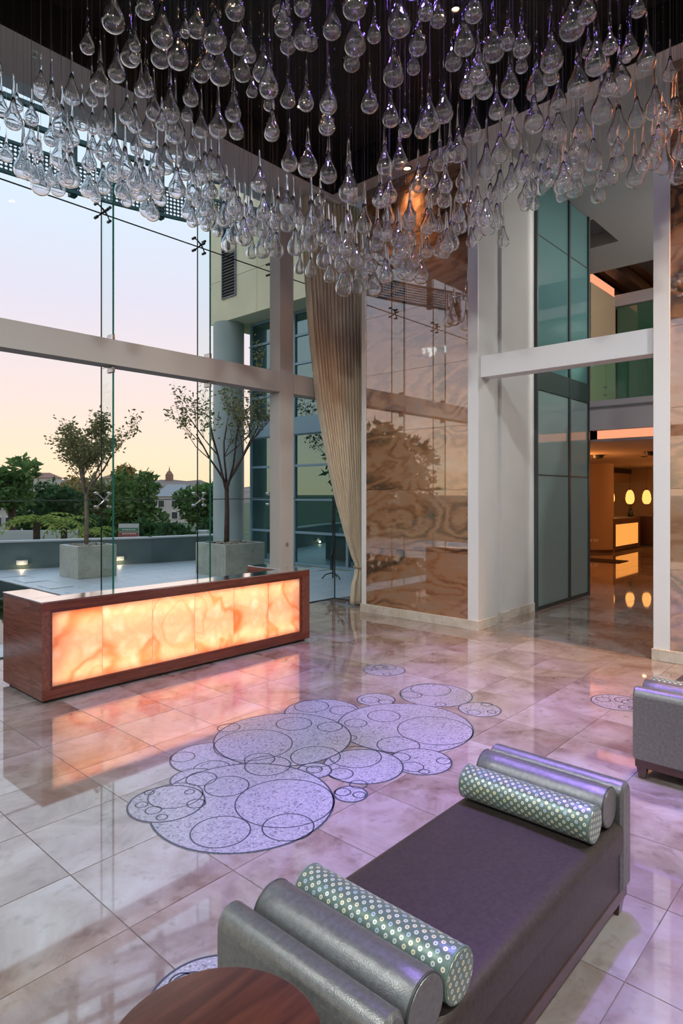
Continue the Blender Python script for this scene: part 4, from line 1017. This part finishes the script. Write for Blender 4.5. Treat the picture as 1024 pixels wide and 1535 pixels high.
def try_place(px, py, wpx, jit=.12):
    v = (HOR - py) / FPX
    for k in range(110):
        z = 4.5 + (430 - py) / 430 * 1.05 + rd.uniform(-jit, jit) * (1 + k * .05)
        d = (z - H) / v
        p = depth_pt(px, d, z=z); D = wpx * d / FPX
        if p.x > 7.1 or p.y > 6.6 or z > 6.3 or any(math.hypot(p.x - q[0], p.y - q[1]) < .5 * D + .1 for q in LAMPS_XY): continue
        if all(math.hypot(p.x - q[0], p.y - q[1]) > (.51 * (D + q[3]) if abs(q[2] - z) < .95 * (D + q[3]) else .51 * max(D, q[3])) for q in placed):
            placed.append((p.x, p.y, z, D)); return True
    return False
for q in obs: try_place(*q)
n_obs = len(placed); pass
def band_bottom(px):
    pts = [(0, 250), (100, 290), (200, 320), (300, 335), (400, 385), (500, 425), (560, 430), (640, 405), (700, 365), (760, 345), (800, 310), (900, 290), (960, 255), (1024, 235)]
    for (a_, b_), (c_, e_) in zip(pts, pts[1:]):
        if a_ <= px <= c_: return b_ + (e_ - b_) * (px - a_) / (c_ - a_)
    return 250
tries = 0
while len(placed) < 390 and tries < 3000:
    tries += 1
    px = rd.uniform(-10, 1034); py = band_bottom(min(1024, max(0, px))) - abs(rd.gauss(0, 1)) * 62
    if py < 60: continue
    try_place(px, py, rd.uniform(15, 24), .2)
placed_all = placed
LAND = [(3.2, 6.1, 'the glowing desk'), (5.6, 6.6, 'the steel column'), (7.5, 6.4, 'the curtain'), (7.0, 5.0, 'the brown marble wall'), (7.3, 3.3, 'the open passage'), (3.4, 4.2, 'the floor mosaic'), (5.0, 3.6, 'the small floor medallion'), (2.2, 1.8, 'the daybed by the table'), (5.2, 1.6, 'the free standing daybed'), (1.6, 4.2, 'the desk end')]
def add_drop(i, x, y, z, D):
    k = 0 if D > .2 else (2 if (i * 7) % 3 else 1)
    L_ = DL[k] * D; zb = z - .46 * D
    size = 'large' if D > .185 else ('small' if D < .135 else 'medium sized')
    neck = ('short necked', 'slim necked', 'long necked')[k]
    lvl = 'low' if z < 4.75 else ('high' if z > 5.15 else 'midway')
    near = min(LAND, key=lambda q: (q[0] - x) ** 2 + (q[1] - y) ** 2)[2]
    lab = '%s %s clear glass teardrop hung %s nearest %s' % (size, neck, lvl, near)
    t = empty('glass_drop', (x, y, zb), lab, 'glass drop', '%s %s glass drops hung %s nearest %s' % (size, neck, lvl, near))
    rz = rd.uniform(0, 3.1)
    place('glass_body', dmesh[k], (x, y, zb), t, rot=(0, 0, rz), scale=(D, D, D))
    place('hanging_loop', loop_me, (x, y, zb + L_ - .006), t, rot=(0, 0, rz), scale=(D * 1.1,) * 3)
    z0 = zb + L_ + .055 * D
    place('wire', wire_me, (x, y, z0), t, scale=(1, 1, 7.1 - z0))
order = list(range(len(placed)))
main = order[:300]; rest = order[300:]
for i in main: add_drop(i, *placed[i])
sm = MB()
for i in rest:
    x, y, z, D = placed[i]; me = dmesh[i % 3]; zb = z - .46 * D
    sm.add([(v.co.x * D + x, v.co.y * D + y, v.co.z * D + zb) for v in me.vertices], [tuple(p.vertices) for p in me.polygons])
    z0 = zb + DL[i % 3] * D
    sm.tube([(x, y, z0), (x, y, 7.1)], .0012, 4, cap=False)
o = sm.build('glass_drop_mass', M['drop_glass'], smooth='all')
tag(o, 'dense mass of further clear glass teardrops among the hanging drops', 'glass drops', kind='stuff')
# ------------------------------------------------------------------ outside: adjoining building
fb = empty('glazed_facade', (11.4, 10, 0), 'teal curtain wall facade with blue metal mullions across the terrace', 'facade')
FY0, FY1 = 6.6, 13.9
zs = [0.04, .845, 1.70, 2.58, 3.40]; zu = [3.82, 4.5, 5.23, 5.96, 6.56]
ys = [6.6, 8.5, 10.13, 11.99, 13.74]
for zl in (zs, zu):
    for z0, z1 in zip(zl, zl[1:]):
        for a_, b_ in zip(ys, ys[1:]):
            B(11.40, 11.42, a_ + .03, b_ - .03, z0 + .03, z1 - .03).build('pane', M['facade_glass'], fb)
    for z_ in zl: B(11.36, 11.44, FY0, 13.77, z_ - .03, z_ + .03).build('transom', M['facade_metal'], fb)
for y_ in ys: B(11.35, 11.45, y_ - .035, y_ + .035, 0, 6.595).build('mullion', M['facade_metal'], fb)
B(11.30, 11.5, FY0, 13.77, 3.40, 3.82).build('spandrel_band', M['facade_metal'], fb)
B(11.5, 11.58, FY0, 13.77, 0, 6.595).build('back_screen', M['dark_frame'], fb)
cb = empty('cream_building', (13, 11.7, 6.6), 'cream rendered upper storey overhanging the glazed facade', 'building')
B(10.75, 17, 8.6, 14.70, 6.6, 14).build('core', M['cream'], cb)
for z0, z1 in ((6.60, 7.75), (7.75, 10.2), (10.2, 14)):
    for a_, b_ in ((8.6, 10.6), (10.6, 12.7), (12.7, 14.74)):
        B(10.70, 10.75, a_ + .006, b_ - .006, z0 + .006, z1 - .006).build('render_panel', M['cream'], cb)
lv = empty('wall_louvre', (10.68, 13.86, 7.27), 'tall dark ventilation louvre on the cream wall', 'louvre')
MB().box(10.66, 10.70, 13.55, 13.59, 7.25, 9.6).box(10.66, 10.70, 14.13, 14.17, 7.25, 9.6).box(10.66, 10.70, 13.55, 14.17, 7.21, 7.25).box(10.66, 10.70, 13.55, 14.17, 9.6, 9.64).build('frame', M['louver'], lv)
B(10.685, 10.70, 13.59, 14.13, 7.25, 9.6).build('backing', M['black_metal'], lv)
slm = MB().obox((0, 0, 0), (0, 1, 0), .27, .03, .007, (-.5, 0, 1)).mesh('slat', M['louver'])
for k in range(28): place('slat', slm, (10.67, 13.86, 7.30 + k * .083), lv)
rc = empty('round_column', (10.98, 14.25, 0), 'round grey green concrete column carrying the cream building', 'column')
MB().lathe([(.43, .0), (.43, 6.6)], 40, (10.98, 14.25, 0)).build('shaft', M['round_column'], rc, smooth='all')
MB().lathe([(.45, 0), (.45, .05), (.43, .05)], 40, (10.98, 14.25, 0)).build('base_ring', M['round_column'], rc, smooth=True)
# parapet
pp = [(1.5, 17.6), (5.76, 16.5), (9.08, 15.12), (11.6, 14.62)]
par = empty('parapet_wall', (6, 16, 0), 'low dark green grey parapet wall with a pale coping around the terrace', 'wall')
for (x0, y0), (x1, y1) in zip(pp, pp[1:]):
    dx = Vector((x1 - x0, y1 - y0, 0)); c_ = Vector(((x0 + x1) / 2, (y0 + y1) / 2, 0)); off = Vector((-dx.y, dx.x, 0)).normalized() * .12
    MB().obox(c_ + off + Vector((0, 0, .315)), dx, dx.length / 2, .12, .335).build('wall_section', M['parapet'], par)
    MB().obox(c_ + off + Vector((0, 0, .67)), dx, dx.length / 2 + .02, .15, .02).build('coping', M['coping'], par)
for px, py in ((33, 846), (178, 843)):
    u = (px - 512) / FPX
    # intersect view ray with parapet segment
    dx_, dy_ = CA + u * SA, SA - u * CA
    (x0, y0), (x1, y1) = pp[1], pp[2]
    den = dx_ * (y1 - y0) - dy_ * (x1 - x0); s = (x0 * (y1 - y0) - y0 * (x1 - x0)) / den
    dx = Vector((x1 - x0, y1 - y0, 0)).normalized(); n_ = Vector((dx.y, -dx.x, 0)); c_ = Vector((dx_ * s, dy_ * s, .16)) + n_ * .04
    t = empty('bulkhead_light', c_ - Vector((0, 0, .06)), 'small pale step light glowing low on the parapet', 'light', 'parapet step lights')
    MB().obox(c_, dx, .13, .04, .05).build('housing', M['coping'], t, bevel=.006, seg=1)
    MB().obox(c_ - Vector((0, 0, .055)), dx, .11, .03, .005).build('lens', M['step_light'], t)
    lamp('step_lamp', 'POINT', c_ + n_ * .1 - Vector((0, 0, .08)), .8, (1.0, .75, .45), size=.04)

# planters
def planter(x0, y0, w_, h_, label):
    t = empty('concrete_planter', (x0 + w_ / 2, y0 + w_ / 2, 0), label, 'planter')
    B(x0 + .07, x0 + w_ - .07, y0 + .07, y0 + w_ - .07, -.01, h_ - .06).build('core', M['bark'], t)
    B(x0, x0 + w_, y0, y0 + .07, -.01, h_).build('side', M['concrete'], t, bevel=.006, seg=1)
    B(x0, x0 + w_, y0 + w_ - .07, y0 + w_, -.01, h_).build('side', M['concrete'], t, bevel=.006, seg=1)
    B(x0, x0 + .07, y0 + .07, y0 + w_ - .07, -.01, h_).build('side', M['concrete'], t)
    B(x0 + w_ - .07, x0 + w_, y0 + .07, y0 + w_ - .07, -.01, h_).build('side', M['concrete'], t)
    m = MB()
    for k in range(260):
        r_ = R.uniform(.018, .04); c_ = (R.uniform(x0 + .09, x0 + w_ - .09), R.uniform(y0 + .09, y0 + w_ - .09), h_ - .05 + R.uniform(0, .06))
        m.lathe([(0, -r_ * .6), (r_, -r_ * .1), (r_ * .6, r_ * .5), (0, r_ * .6)], 6, c_)
    tag(m.build('pebbles', M['pebble'], t), kind='stuff')
planter(8.63, 11.31, 1.14, .71, 'large square concrete planter standing before the round column')
planter(6.27, 13.41, .90, .70, 'smaller square concrete planter standing near the pool')

def leaf_quad(m, p, size, rr):
    a = Vector((rr.gauss(0, 1), rr.gauss(0, 1), rr.gauss(0, .7))).normalized()
    b = a.cross(Vector((rr.gauss(0, 1), rr.gauss(0, 1), rr.gauss(0, 1)))).normalized()
    l = size * rr.uniform(.6, 1.3)
    m.add([p, p + a * l * .5 + b * l * .22, p + a * l, p + a * l * .5 - b * l * .22], [(0, 1, 2, 3)])
def wispy_tree(base, trunk_h, height, spread, seed, label, leafmat, nleaf, leafsize, bark, r0, lean=(0, 0), nfork=6):
    rr = random.Random(seed); t = empty('planted_tree', base, label, 'tree')
    base = Vector(base); tr = MB(); lf = MB(); tips = []
    top = base + Vector((lean[0], lean[1], trunk_h))
    tr.tube([base, (base + top) / 2 + Vector((.02, .01, 0)), top], [r0, r0 * .85, r0 * .75], 8)
    br = MB()
    def grow(p, dirv, ln, rad, lev):
        pts = [p]; d = dirv.normalized(); n = 4
        for k in range(n):
            d = (d + Vector((rr.gauss(0, .10), rr.gauss(0, .10), .06))).normalized(); pts.append(pts[-1] + d * ln / n)
        br.tube(pts, [rad * (1 - .55 * k / n) for k in range(n + 1)], 5 if lev < 2 else 3)
        if lev >= 2:
            for q in pts[1:]: tips.append(q)
        if lev < 3:
            for k in range(3 if lev < 2 else 2):
                q = pts[rr.randint(2, n)]; nd = (d + Vector((rr.gauss(0, .5), rr.gauss(0, .5), rr.uniform(-.1, .4)))).normalized()
                grow(q, nd, ln * rr.uniform(.45, .7), rad * .42, lev + 1)
    for k in range(nfork):
        g1 = 6.28 * k / nfork + rr.uniform(-.3, .3); tilt = rr.uniform(.25, 1.0) * spread
        grow(top - Vector((0, 0, rr.uniform(0, .25))), Vector((math.cos(g1) * tilt, math.sin(g1) * tilt, 1)), (height - trunk_h) * rr.uniform(.6, .85), r0 * .5, 0)
    for k in range(nleaf):
        q = tips[rr.randrange(len(tips))]; leaf_quad(lf, q + Vector((rr.gauss(0, .07), rr.gauss(0, .07), rr.gauss(0, .07))), leafsize, rr)
    tr.build('trunk', M[bark], t, smooth='all'); br.build('branches', M[bark], t, smooth='all')
    tag(lf.build('foliage', M[leafmat], t), kind='stuff')
bx_, by_, bd = 9.2, 11.88, 0
wispy_tree((8.63 + .50, 11.31 + .62, .66), 1.45, 3.75, .85, 3, 'bare branched young tree with sparse leaves in the large planter', 'leaf_olive', 1500, .10, 'bark', .065)
wispy_tree((6.27 + .40, 13.41 + .45, .64), 1.25, 2.55, .72, 8, 'small leafy tree with an upright pale trunk in the smaller planter', 'leaf_olive', 3600, .10, 'bark_pale', .055, nfork=8)

# garden beyond the parapet
tag(MB().box(-900, 900, -900, 900, -1.2, -1.0).build('garden_ground', M['lawn']), 'dark lawn falling away beyond the parapet', 'ground', kind='structure')
def bush_tree(px, d, top_y, base_y, wpx, label, mat, seed, n=2600, size=.28, trunk=True, name='garden_tree', clumps=9):
    rr = random.Random(seed); c = depth_pt(px, d, z=-1.0); zt = H + (HOR - top_y) / FPX * d; zb = H + (HOR - base_y) / FPX * d
    w_ = wpx * d / FPX / 2; t = empty(name, (c.x, c.y, -1.0), label, 'tree' if trunk else 'shrub'); m = MB()
    hgt = zt - zb; cl = []
    for k in range(clumps):
        cl.append((Vector((c.x + rr.uniform(-.6, .6) * w_, c.y + rr.uniform(-.6, .6) * w_, zb + hgt * rr.uniform(.2, .82))), rr.uniform(.35, .6) * w_, rr.uniform(.18, .3) * hgt))
    for k in range(n):
        q, rw, rh = cl[k % clumps]
        v = Vector((rr.gauss(0, 1), rr.gauss(0, 1), rr.gauss(0, 1))).normalized() * (rr.uniform(.5, 1) ** .4)
        leaf_quad(m, q + Vector((v.x * rw, v.y * rw, v.z * rh)), size, rr)
    tag(m.build('foliage', M[mat], t), kind='stuff')
    if trunk: MB().tube([(c.x, c.y, -1.0), (c.x + .1, c.y, (zb - 1) / 2), (c.x, c.y, zb + hgt * .5)], [.2, .16, .1], 8).build('trunk', M['bark'], t, smooth='all')
    return t
T_ = [
    (15, 24, 690, 760, 74, 'tall feathery dark green tree before the left house', 'leaf_mid', 21, 2600, .30),
    (75, 27, 722, 806, 90, 'dark green tree crown behind the smaller planter tree', 'leaf_dark', 22, 3000, .30),
    (100, 31, 712, 800, 60, 'rusty brown leaved tree behind the smaller planter tree', 'leaf_warm', 23, 1800, .32),
    (152, 29.5, 716, 812, 50, 'mixed green and ochre tree right of the smaller planter', 'leaf_olive', 24, 2800, .28),
    (200, 24, 708, 815, 78, 'large dense green tree behind the standing sign', 'leaf_mid', 25, 3400, .28),
    (184, 31, 700, 740, 26, 'narrow ochre topped tree rising above the dense green tree', 'leaf_warm', 26, 900, .3),
    (298, 25, 728, 790, 58, 'feathery light green tree before the white house', 'leaf_mid', 27, 2600, .26),
    (318, 27, 722, 800, 46, 'green tree beside the round concrete column', 'leaf_mid', 28, 1800, .28),
    (130, 36, 735, 815, 120, 'dark evergreen mass in the middle of the garden', 'leaf_dark', 29, 2600, .4),
]
for a_ in T_: bush_tree(*a_)
for k_, (x_, y_) in enumerate(((-2.5, 20.5), (-6.0, 24.0), (-9.5, 19.5), (-5, 16.8))):
    u_ = math.atan2(x_ * SA - y_ * CA, x_ * CA + y_ * SA); d_ = x_ * CA + y_ * SA
    bush_tree(512 + FPX * math.tan(u_), d_, HOR - (5.2 - H) / d_ * FPX, HOR - (.2 - H) / d_ * FPX, 4.2 * FPX / d_, 'tall dark garden tree beyond the pool, ' + ('nearest the feathery tree', 'behind the pool corner', 'farthest along the lawn', 'closest to the parapet')[k_], 'leaf_dark', 50 + k_, 1800, .45)
bush_tree(222, 21, 775, 825, 64, 'dark low shrub behind the parapet by the sign', 'leaf_dark', 31, 1500, .22, False, 'garden_shrub', 6)
bush_tree(256, 19.2, 782, 822, 60, 'dark low shrub behind the parapet before the white house', 'leaf_dark', 32, 1400, .22, False, 'garden_shrub', 6)
bush_tree(146, 22.6, 772, 825, 60, 'dark shrub beneath the rusty tree', 'leaf_dark', 33, 1400, .22, False, 'garden_shrub', 6)
bush_tree(312, 21.0, 780, 825, 40, 'dark low shrub before the green tree by the column', 'leaf_dark', 34, 900, .22, False, 'garden_shrub', 5)
def cycad(px, d, z, ln, label, seed):
    rr = random.Random(seed); c = depth_pt(px, d, z=z); t = empty('cycad_palm', (c.x, c.y, -1.0), label, 'palm', 'cycad palms behind the parapet')
    MB().tube([(c.x, c.y, -1.0), (c.x, c.y, z)], [.12, .1], 8).build('stem', M['bark'], t)
    for k in range(16):
        g1 = 6.28 * k / 16 + rr.uniform(-.15, .15); up = rr.uniform(.25, .9); m = MB(); prev = None
        dirv = Vector((math.cos(g1), math.sin(g1), 0)); side = Vector((-dirv.y, dirv.x, 0)); pts = []
        for s in range(9):
            q = s / 8; pts.append(c + dirv * (ln * q) + Vector((0, 0, ln * (up * q - .75 * q * q))))
        for s in range(1, 8):
            for sd in (-1, 1):
                a_ = pts[s]; e = a_ + side * (sd * .22 * math.sin(math.pi * (s / 8) ** .7)) + (pts[s + 1] - pts[s]) * .9 + Vector((0, 0, -.05))
                m.add([a_, a_ + (pts[s + 1] - a_) * .7, e], [(0, 1, 2)])
        m.tube(pts, [.012 * (1 - .8 * s / 8) for s in range(9)], 4)
        m.build('frond', M['leaf_cycad'], t)
cycad(55, 18.7, 1.0, 1.2, 'yellow green cycad palm with arching fronds behind the parapet', 41)
cycad(96, 20.4, .95, 1.0, 'yellow green cycad palm with arching fronds behind the parapet', 42)
cycad(138, 18.0, .75, .7, 'yellow green cycad palm with arching fronds behind the parapet', 43)
# pale garden wall
a_ = depth_pt(-60, 22.0, z=0); b_ = depth_pt(118, 22.5, z=0); dx = b_ - a_
tag(MB().obox((a_ + b_) / 2 + Vector((0, 0, -.2)), dx, dx.length / 2, .12, .75).build('garden_wall', M['coping']), 'low pale garden wall beyond the parapet under the cycads', 'wall')
# sign board
c_ = depth_pt(193, 18.2, z=0); sd = Vector((SA, -CA, 0))
sg = empty('sign_board', (c_.x, c_.y, -1.0), 'small white green and red notice board behind the parapet', 'sign')
hw = 15 * 18.2 / FPX
zt_, z1_, z2_, zb_ = [H + (HOR - y) / FPX * 18.2 for y in (785, 791, 797, 812)]
MB().obox((c_.x, c_.y, (zt_ + zb_) / 2), sd, hw, .02, (zt_ - zb_) / 2).build('board', M['sign_white'], sg)
vd = Vector((-CA, -SA, 0))
for z0, z1, mt, rows in ((z1_, z2_, 'sign_green', 1), (z2_, zb_, 'sign_red', 2)):
    c2 = c_ + vd * .022; pl = MB().obox((c2.x, c2.y, (z0 + z1) / 2), sd, hw * .97, .004, abs(z0 - z1) / 2 * .92).build('panel', M[mt], sg)
    for r_ in range(rows):
        zc = z0 - (z0 - z1) * ((r_ + .5) / (rows if rows == 1 else 2.6)); x = -.62
        while x < .62:
            wd = R.uniform(.10, .2); c3 = c_ + vd * .029 + sd * (hw * (x + wd / 2))
            MB().obox((c3.x, c3.y, zc), sd, hw * wd / 2, .002, .018).build('lettering', M['sign_white'], pl); x += wd + .06
for s in (-.8, .8):
    c3 = c_ + sd * (hw * s) - vd * .03; MB().tube([(c3.x, c3.y, -1.0), (c3.x, c3.y, zt_ - .05)], .02, 6).build('post', M['steel'], sg)
# white planter box and cart near the round column
c_ = depth_pt(304, 19.5, z=0)
wb = tag(MB().obox((c_.x, c_.y, .1), sd, .17, .17, .62).build('white_pedestal', M['white_box'], bevel=.01, seg=1), 'white square pedestal behind the parapet near the column', 'pedestal')
c_ = depth_pt(326, 23, z=-1.0)
vn = empty('utility_cart', (c_.x, c_.y, -1), 'small white utility cart parked in the garden', 'cart')
MB().obox((c_.x, c_.y, .15), sd, .32, .5, .30).build('body', M['white_box'], vn, bevel=.05, seg=2)
MB().obox((c_.x, c_.y, .9), sd, .30, .48, .04).build('roof', M['white_box'], vn)
for s in (-1, 1):
    for q in (-1, 1):
        p0 = Vector((c_.x, c_.y, 0)) + sd * (s * .28) + vd * (q * .42)
        MB().tube([(p0.x, p0.y, .4), (p0.x, p0.y, .9)], .02, 6).build('roof_post', M['white_box'], vn)
        MB().tube([p0 + sd * (s * .02) + Vector((0, 0, -.35)), p0 + sd * (s * .1) + Vector((0, 0, -.35))], .65 - .0, 14).build('wheel', M['black_metal'], vn) if False else MB().tube([p0 + sd * (s * .0) + Vector((0, 0, -.55)), p0 + sd * (s * .12) + Vector((0, 0, -.55))], .45, 14).build('wheel', M['black_metal'], vn)
# houses
def house(px0, px1, d, ytop, yeave, label, roofmat, nwin, hip=True):
    a_ = depth_pt(px0, d, z=0); b_ = depth_pt(px1, d, z=0); dx = (b_ - a_); L_ = dx.length; ax = dx.normalized(); ay = Vector((-ax.y, ax.x, 0))
    ze = H + (HOR - yeave) / FPX * d; zt = H + (HOR - ytop) / FPX * d; c = (a_ + b_) / 2; D2 = L_ * .35
    t = empty('house', (c.x, c.y, -1.0), label, 'house')
    cc = c + ay * D2
    MB().obox((cc.x, cc.y, (ze - 1) / 2), ax, L_ / 2, D2, (ze + 1) / 2).build('wall', M['house_wall'], t)
    e = L_ * .04; q = [cc + ax * (s * (L_ / 2 + e)) + ay * (r * (D2 + e)) + Vector((0, 0, ze - cc.z)) for s, r in ((-1, -1), (1, -1), (1, 1), (-1, 1))]
    k = .55 if hip else 1.0
    tp = [cc + ax * (s * L_ / 2 * k) + Vector((0, 0, zt - cc.z)) for s in (-1, 1)]
    MB().add(q + tp, [(0, 1, 5, 4), (1, 2, 5), (2, 3, 4, 5), (3, 0, 4), (3, 2, 1, 0)]).build('roof', M[roofmat], t)
    for i in range(nwin):
        p_ = a_ + ax * (L_ * (i + .5) / nwin) - ay * .02
        hz = (ze + 1) * .2
        for zc in ((ze - 1) / 2 - hz * 1.1 + 0, (ze - 1) / 2 + hz * 1.1):
            w1 = MB().obox((p_.x, p_.y, zc), ax, L_ / nwin * .26, .05, hz * .75).build('window', M['white_box'], t)
            MB().obox((p_.x - ay.x * .04, p_.y - ay.y * .04, zc), ax, L_ / nwin * .21, .04, hz * .62).build('window_pane', M['window_dark'], w1)
house(-30, 30, 46, 728, 742, 'peach house with dark windows behind the feathery tree', 'house_roof', 5)
house(232, 292, 62, 726, 744, 'white house with a grey roof between the garden trees', 'roof_grey', 3)
house(30, 78, 150, 708, 716, 'distant house with a red roof on the left slope', 'house_roof', 4)
house(150, 210, 180, 709, 717, 'distant long house with a red roof behind the garden trees', 'house_roof', 5)
hm = MB(); n = 60; base_ = []; topv = []
for i in range(n + 1):
    px = -400 + i * 20; d = 330; p_ = depth_pt(px, d); yy = 722 + 3 * math.sin(i * .7) + 2 * math.sin(i * 1.9) + (6 if px > 300 else 0)
    zt = H + (HOR - yy) / FPX * d
    base_.append((p_.x * .6, p_.y * .6, -1.05)); topv.append((p_.x, p_.y, zt))
bk = [(x * 1.6, y * 1.6, -1.05) for x, y, z in topv]
vs_ = base_ + topv + bk; k = n + 1
hm.add(vs_, [(i, i + 1, k + i + 1, k + i) for i in range(n)] + [(k + i, k + i + 1, 2 * k + i + 1, 2 * k + i) for i in range(n)])
tag(hm.build('hills', M['hill'], smooth='all'), 'low brown hills along the dusk horizon', 'hills', kind='structure')
c_ = depth_pt(254, 320); zb = H + (HOR - 722) / FPX * 320
ct = empty('church_tower', (c_.x, c_.y, zb), 'distant church tower with a pointed spire on the horizon', 'tower')
MB().obox((c_.x, c_.y, zb + 1.2), sd, 1.6, 1.6, 2.4).build('shaft', M['tower'], ct)
MB().lathe([(2.2, 0), (1.1, 1.6), (.5, 1.8), (0, 4.6)], 4, (c_.x, c_.y, zb + 3.6)).build('spire', M['tower'], ct)

# curved canopy outside the glazing
cpts = [(-3.5, 11.4), (-1, 12.3), (1.2, 12.75), (3.2, 12.95), (5.0, 12.88), (6.8, 12.58), (8.5, 12.1), (9.6, 11.68), (10.6, 11.3)]
def spline(pts, n=8):
    out = []
    for i in range(len(pts) - 1):
        p0 = Vector(pts[max(i - 1, 0)]); p1 = Vector(pts[i]); p2 = Vector(pts[i + 1]); p3 = Vector(pts[min(i + 2, len(pts) - 1)])
        for k in range(n):
            t = k / n; out.append(.5 * ((2 * p1) + (p2 - p0) * t + (2 * p0 - 5 * p1 + 4 * p2 - p3) * t * t + (3 * p1 - p0 - 3 * p2 + p3) * t ** 3))
    out.append(Vector(pts[-1])); return out
sp = spline(cpts)
can = empty('curved_canopy', (3.5, 12.9, 8.0), 'curved dark metal canopy with a perforated fascia outside the glass', 'canopy')
def ribbon(pts, z0, z1, th, name, mat, uvmode=False):
    m = MB(); vs_ = []; n = len(pts); us = [0]
    for a_, b_ in zip(pts, pts[1:]): us.append(us[-1] + (b_ - a_).length)
    for i, p_ in enumerate(pts):
        tg = (pts[min(i + 1, n - 1)] - pts[max(i - 1, 0)]).normalized(); nn = Vector((-tg.y, tg.x)) * th / 2
        for q, z in ((p_ - nn, z0), (p_ + nn, z0), (p_ + nn, z1), (p_ - nn, z1)): vs_.append((q.x, q.y, z))
    fs_ = [(i * 4 + k, i * 4 + (k + 1) % 4, i * 4 + 4 + (k + 1) % 4, i * 4 + 4 + k) for i in range(n - 1) for k in range(4)]
    fs_ += [(3, 2, 1, 0), tuple((n - 1) * 4 + k for k in range(4))]
    m.add(vs_, fs_); o = m.build(name, M[mat], can)
    if uvmode:
        uvl = o.data.uv_layers.new(name='UVMap')
        for lp in o.data.loops: uvl.data[lp.index].uv = (us[lp.vertex_index // 4], vs_[lp.vertex_index][2] - z0)
    return o
for i in range(0, len(sp) - 8, 8): ribbon(sp[i:i + 9], 8.06, 8.62, .004, 'perforated_panel', 'perforated_metal', True)
ribbon(sp, 8.0, 8.07, .06, 'edge_rail', 'canopy'); ribbon(sp, 8.61, 8.67, .06, 'edge_rail', 'canopy')
for z0, off in ((9.05, 0), (9.45, 0)): ribbon(sp, z0, z0 + .09, .10, 'blade', 'canopy')
for i in range(4, len(sp), 8):
    p_ = sp[i]; q = sp[min(i + 1, len(sp) - 1)]; tg = (q - p_).normalized()
    B(p_.x - .07, p_.x + .07, p_.y + .04, p_.y + .18, 7.98, 9.9).build('post', M['canopy'], can)
    MB().obox((p_.x, (p_.y + 7.9) / 2 + .1, 9.85), (0, 1, 0), (p_.y - 7.9) / 2, .05, .08).build('arm', M['canopy'], can)
tag(B(-3.75, 8.3, 7.0, 8.0, 7.31, 10.2).build('wall_parapet_upper', M['cream']), 'cream upper wall above the glazing carrying the canopy arms', 'wall', kind='structure')
# black stand on the terrace by the corner
p_ = floor_pt(499, 868); st = empty('floor_stand', (p_[0], p_[1], 0), 'thin black pole stand with a hooked foot on the terrace', 'stand')
MB().tube([(p_[0], p_[1], .02), (p_[0], p_[1], 1.75)], .018, 8).build('pole', M['black_metal'], st)
for z in (.62, 1.25): MB().tube([(p_[0], p_[1], z - .05), (p_[0], p_[1], z + .05)], .04, 8).build('collar', M['black_metal'], st)
MB().tube([(p_[0], p_[1], .62), (p_[0] - .06, p_[1], .5), (p_[0] - .06, p_[1], .2)], .02, 6).build('handle', M['black_metal'], st)
for g1 in (0.4, 2.5, 4.6):
    MB().tube([(p_[0], p_[1], .14), (p_[0] + .16 * math.cos(g1), p_[1] + .16 * math.sin(g1), .10), (p_[0] + .24 * math.cos(g1), p_[1] + .24 * math.sin(g1), .012)], .014, 6).build('foot', M['black_metal'], st)
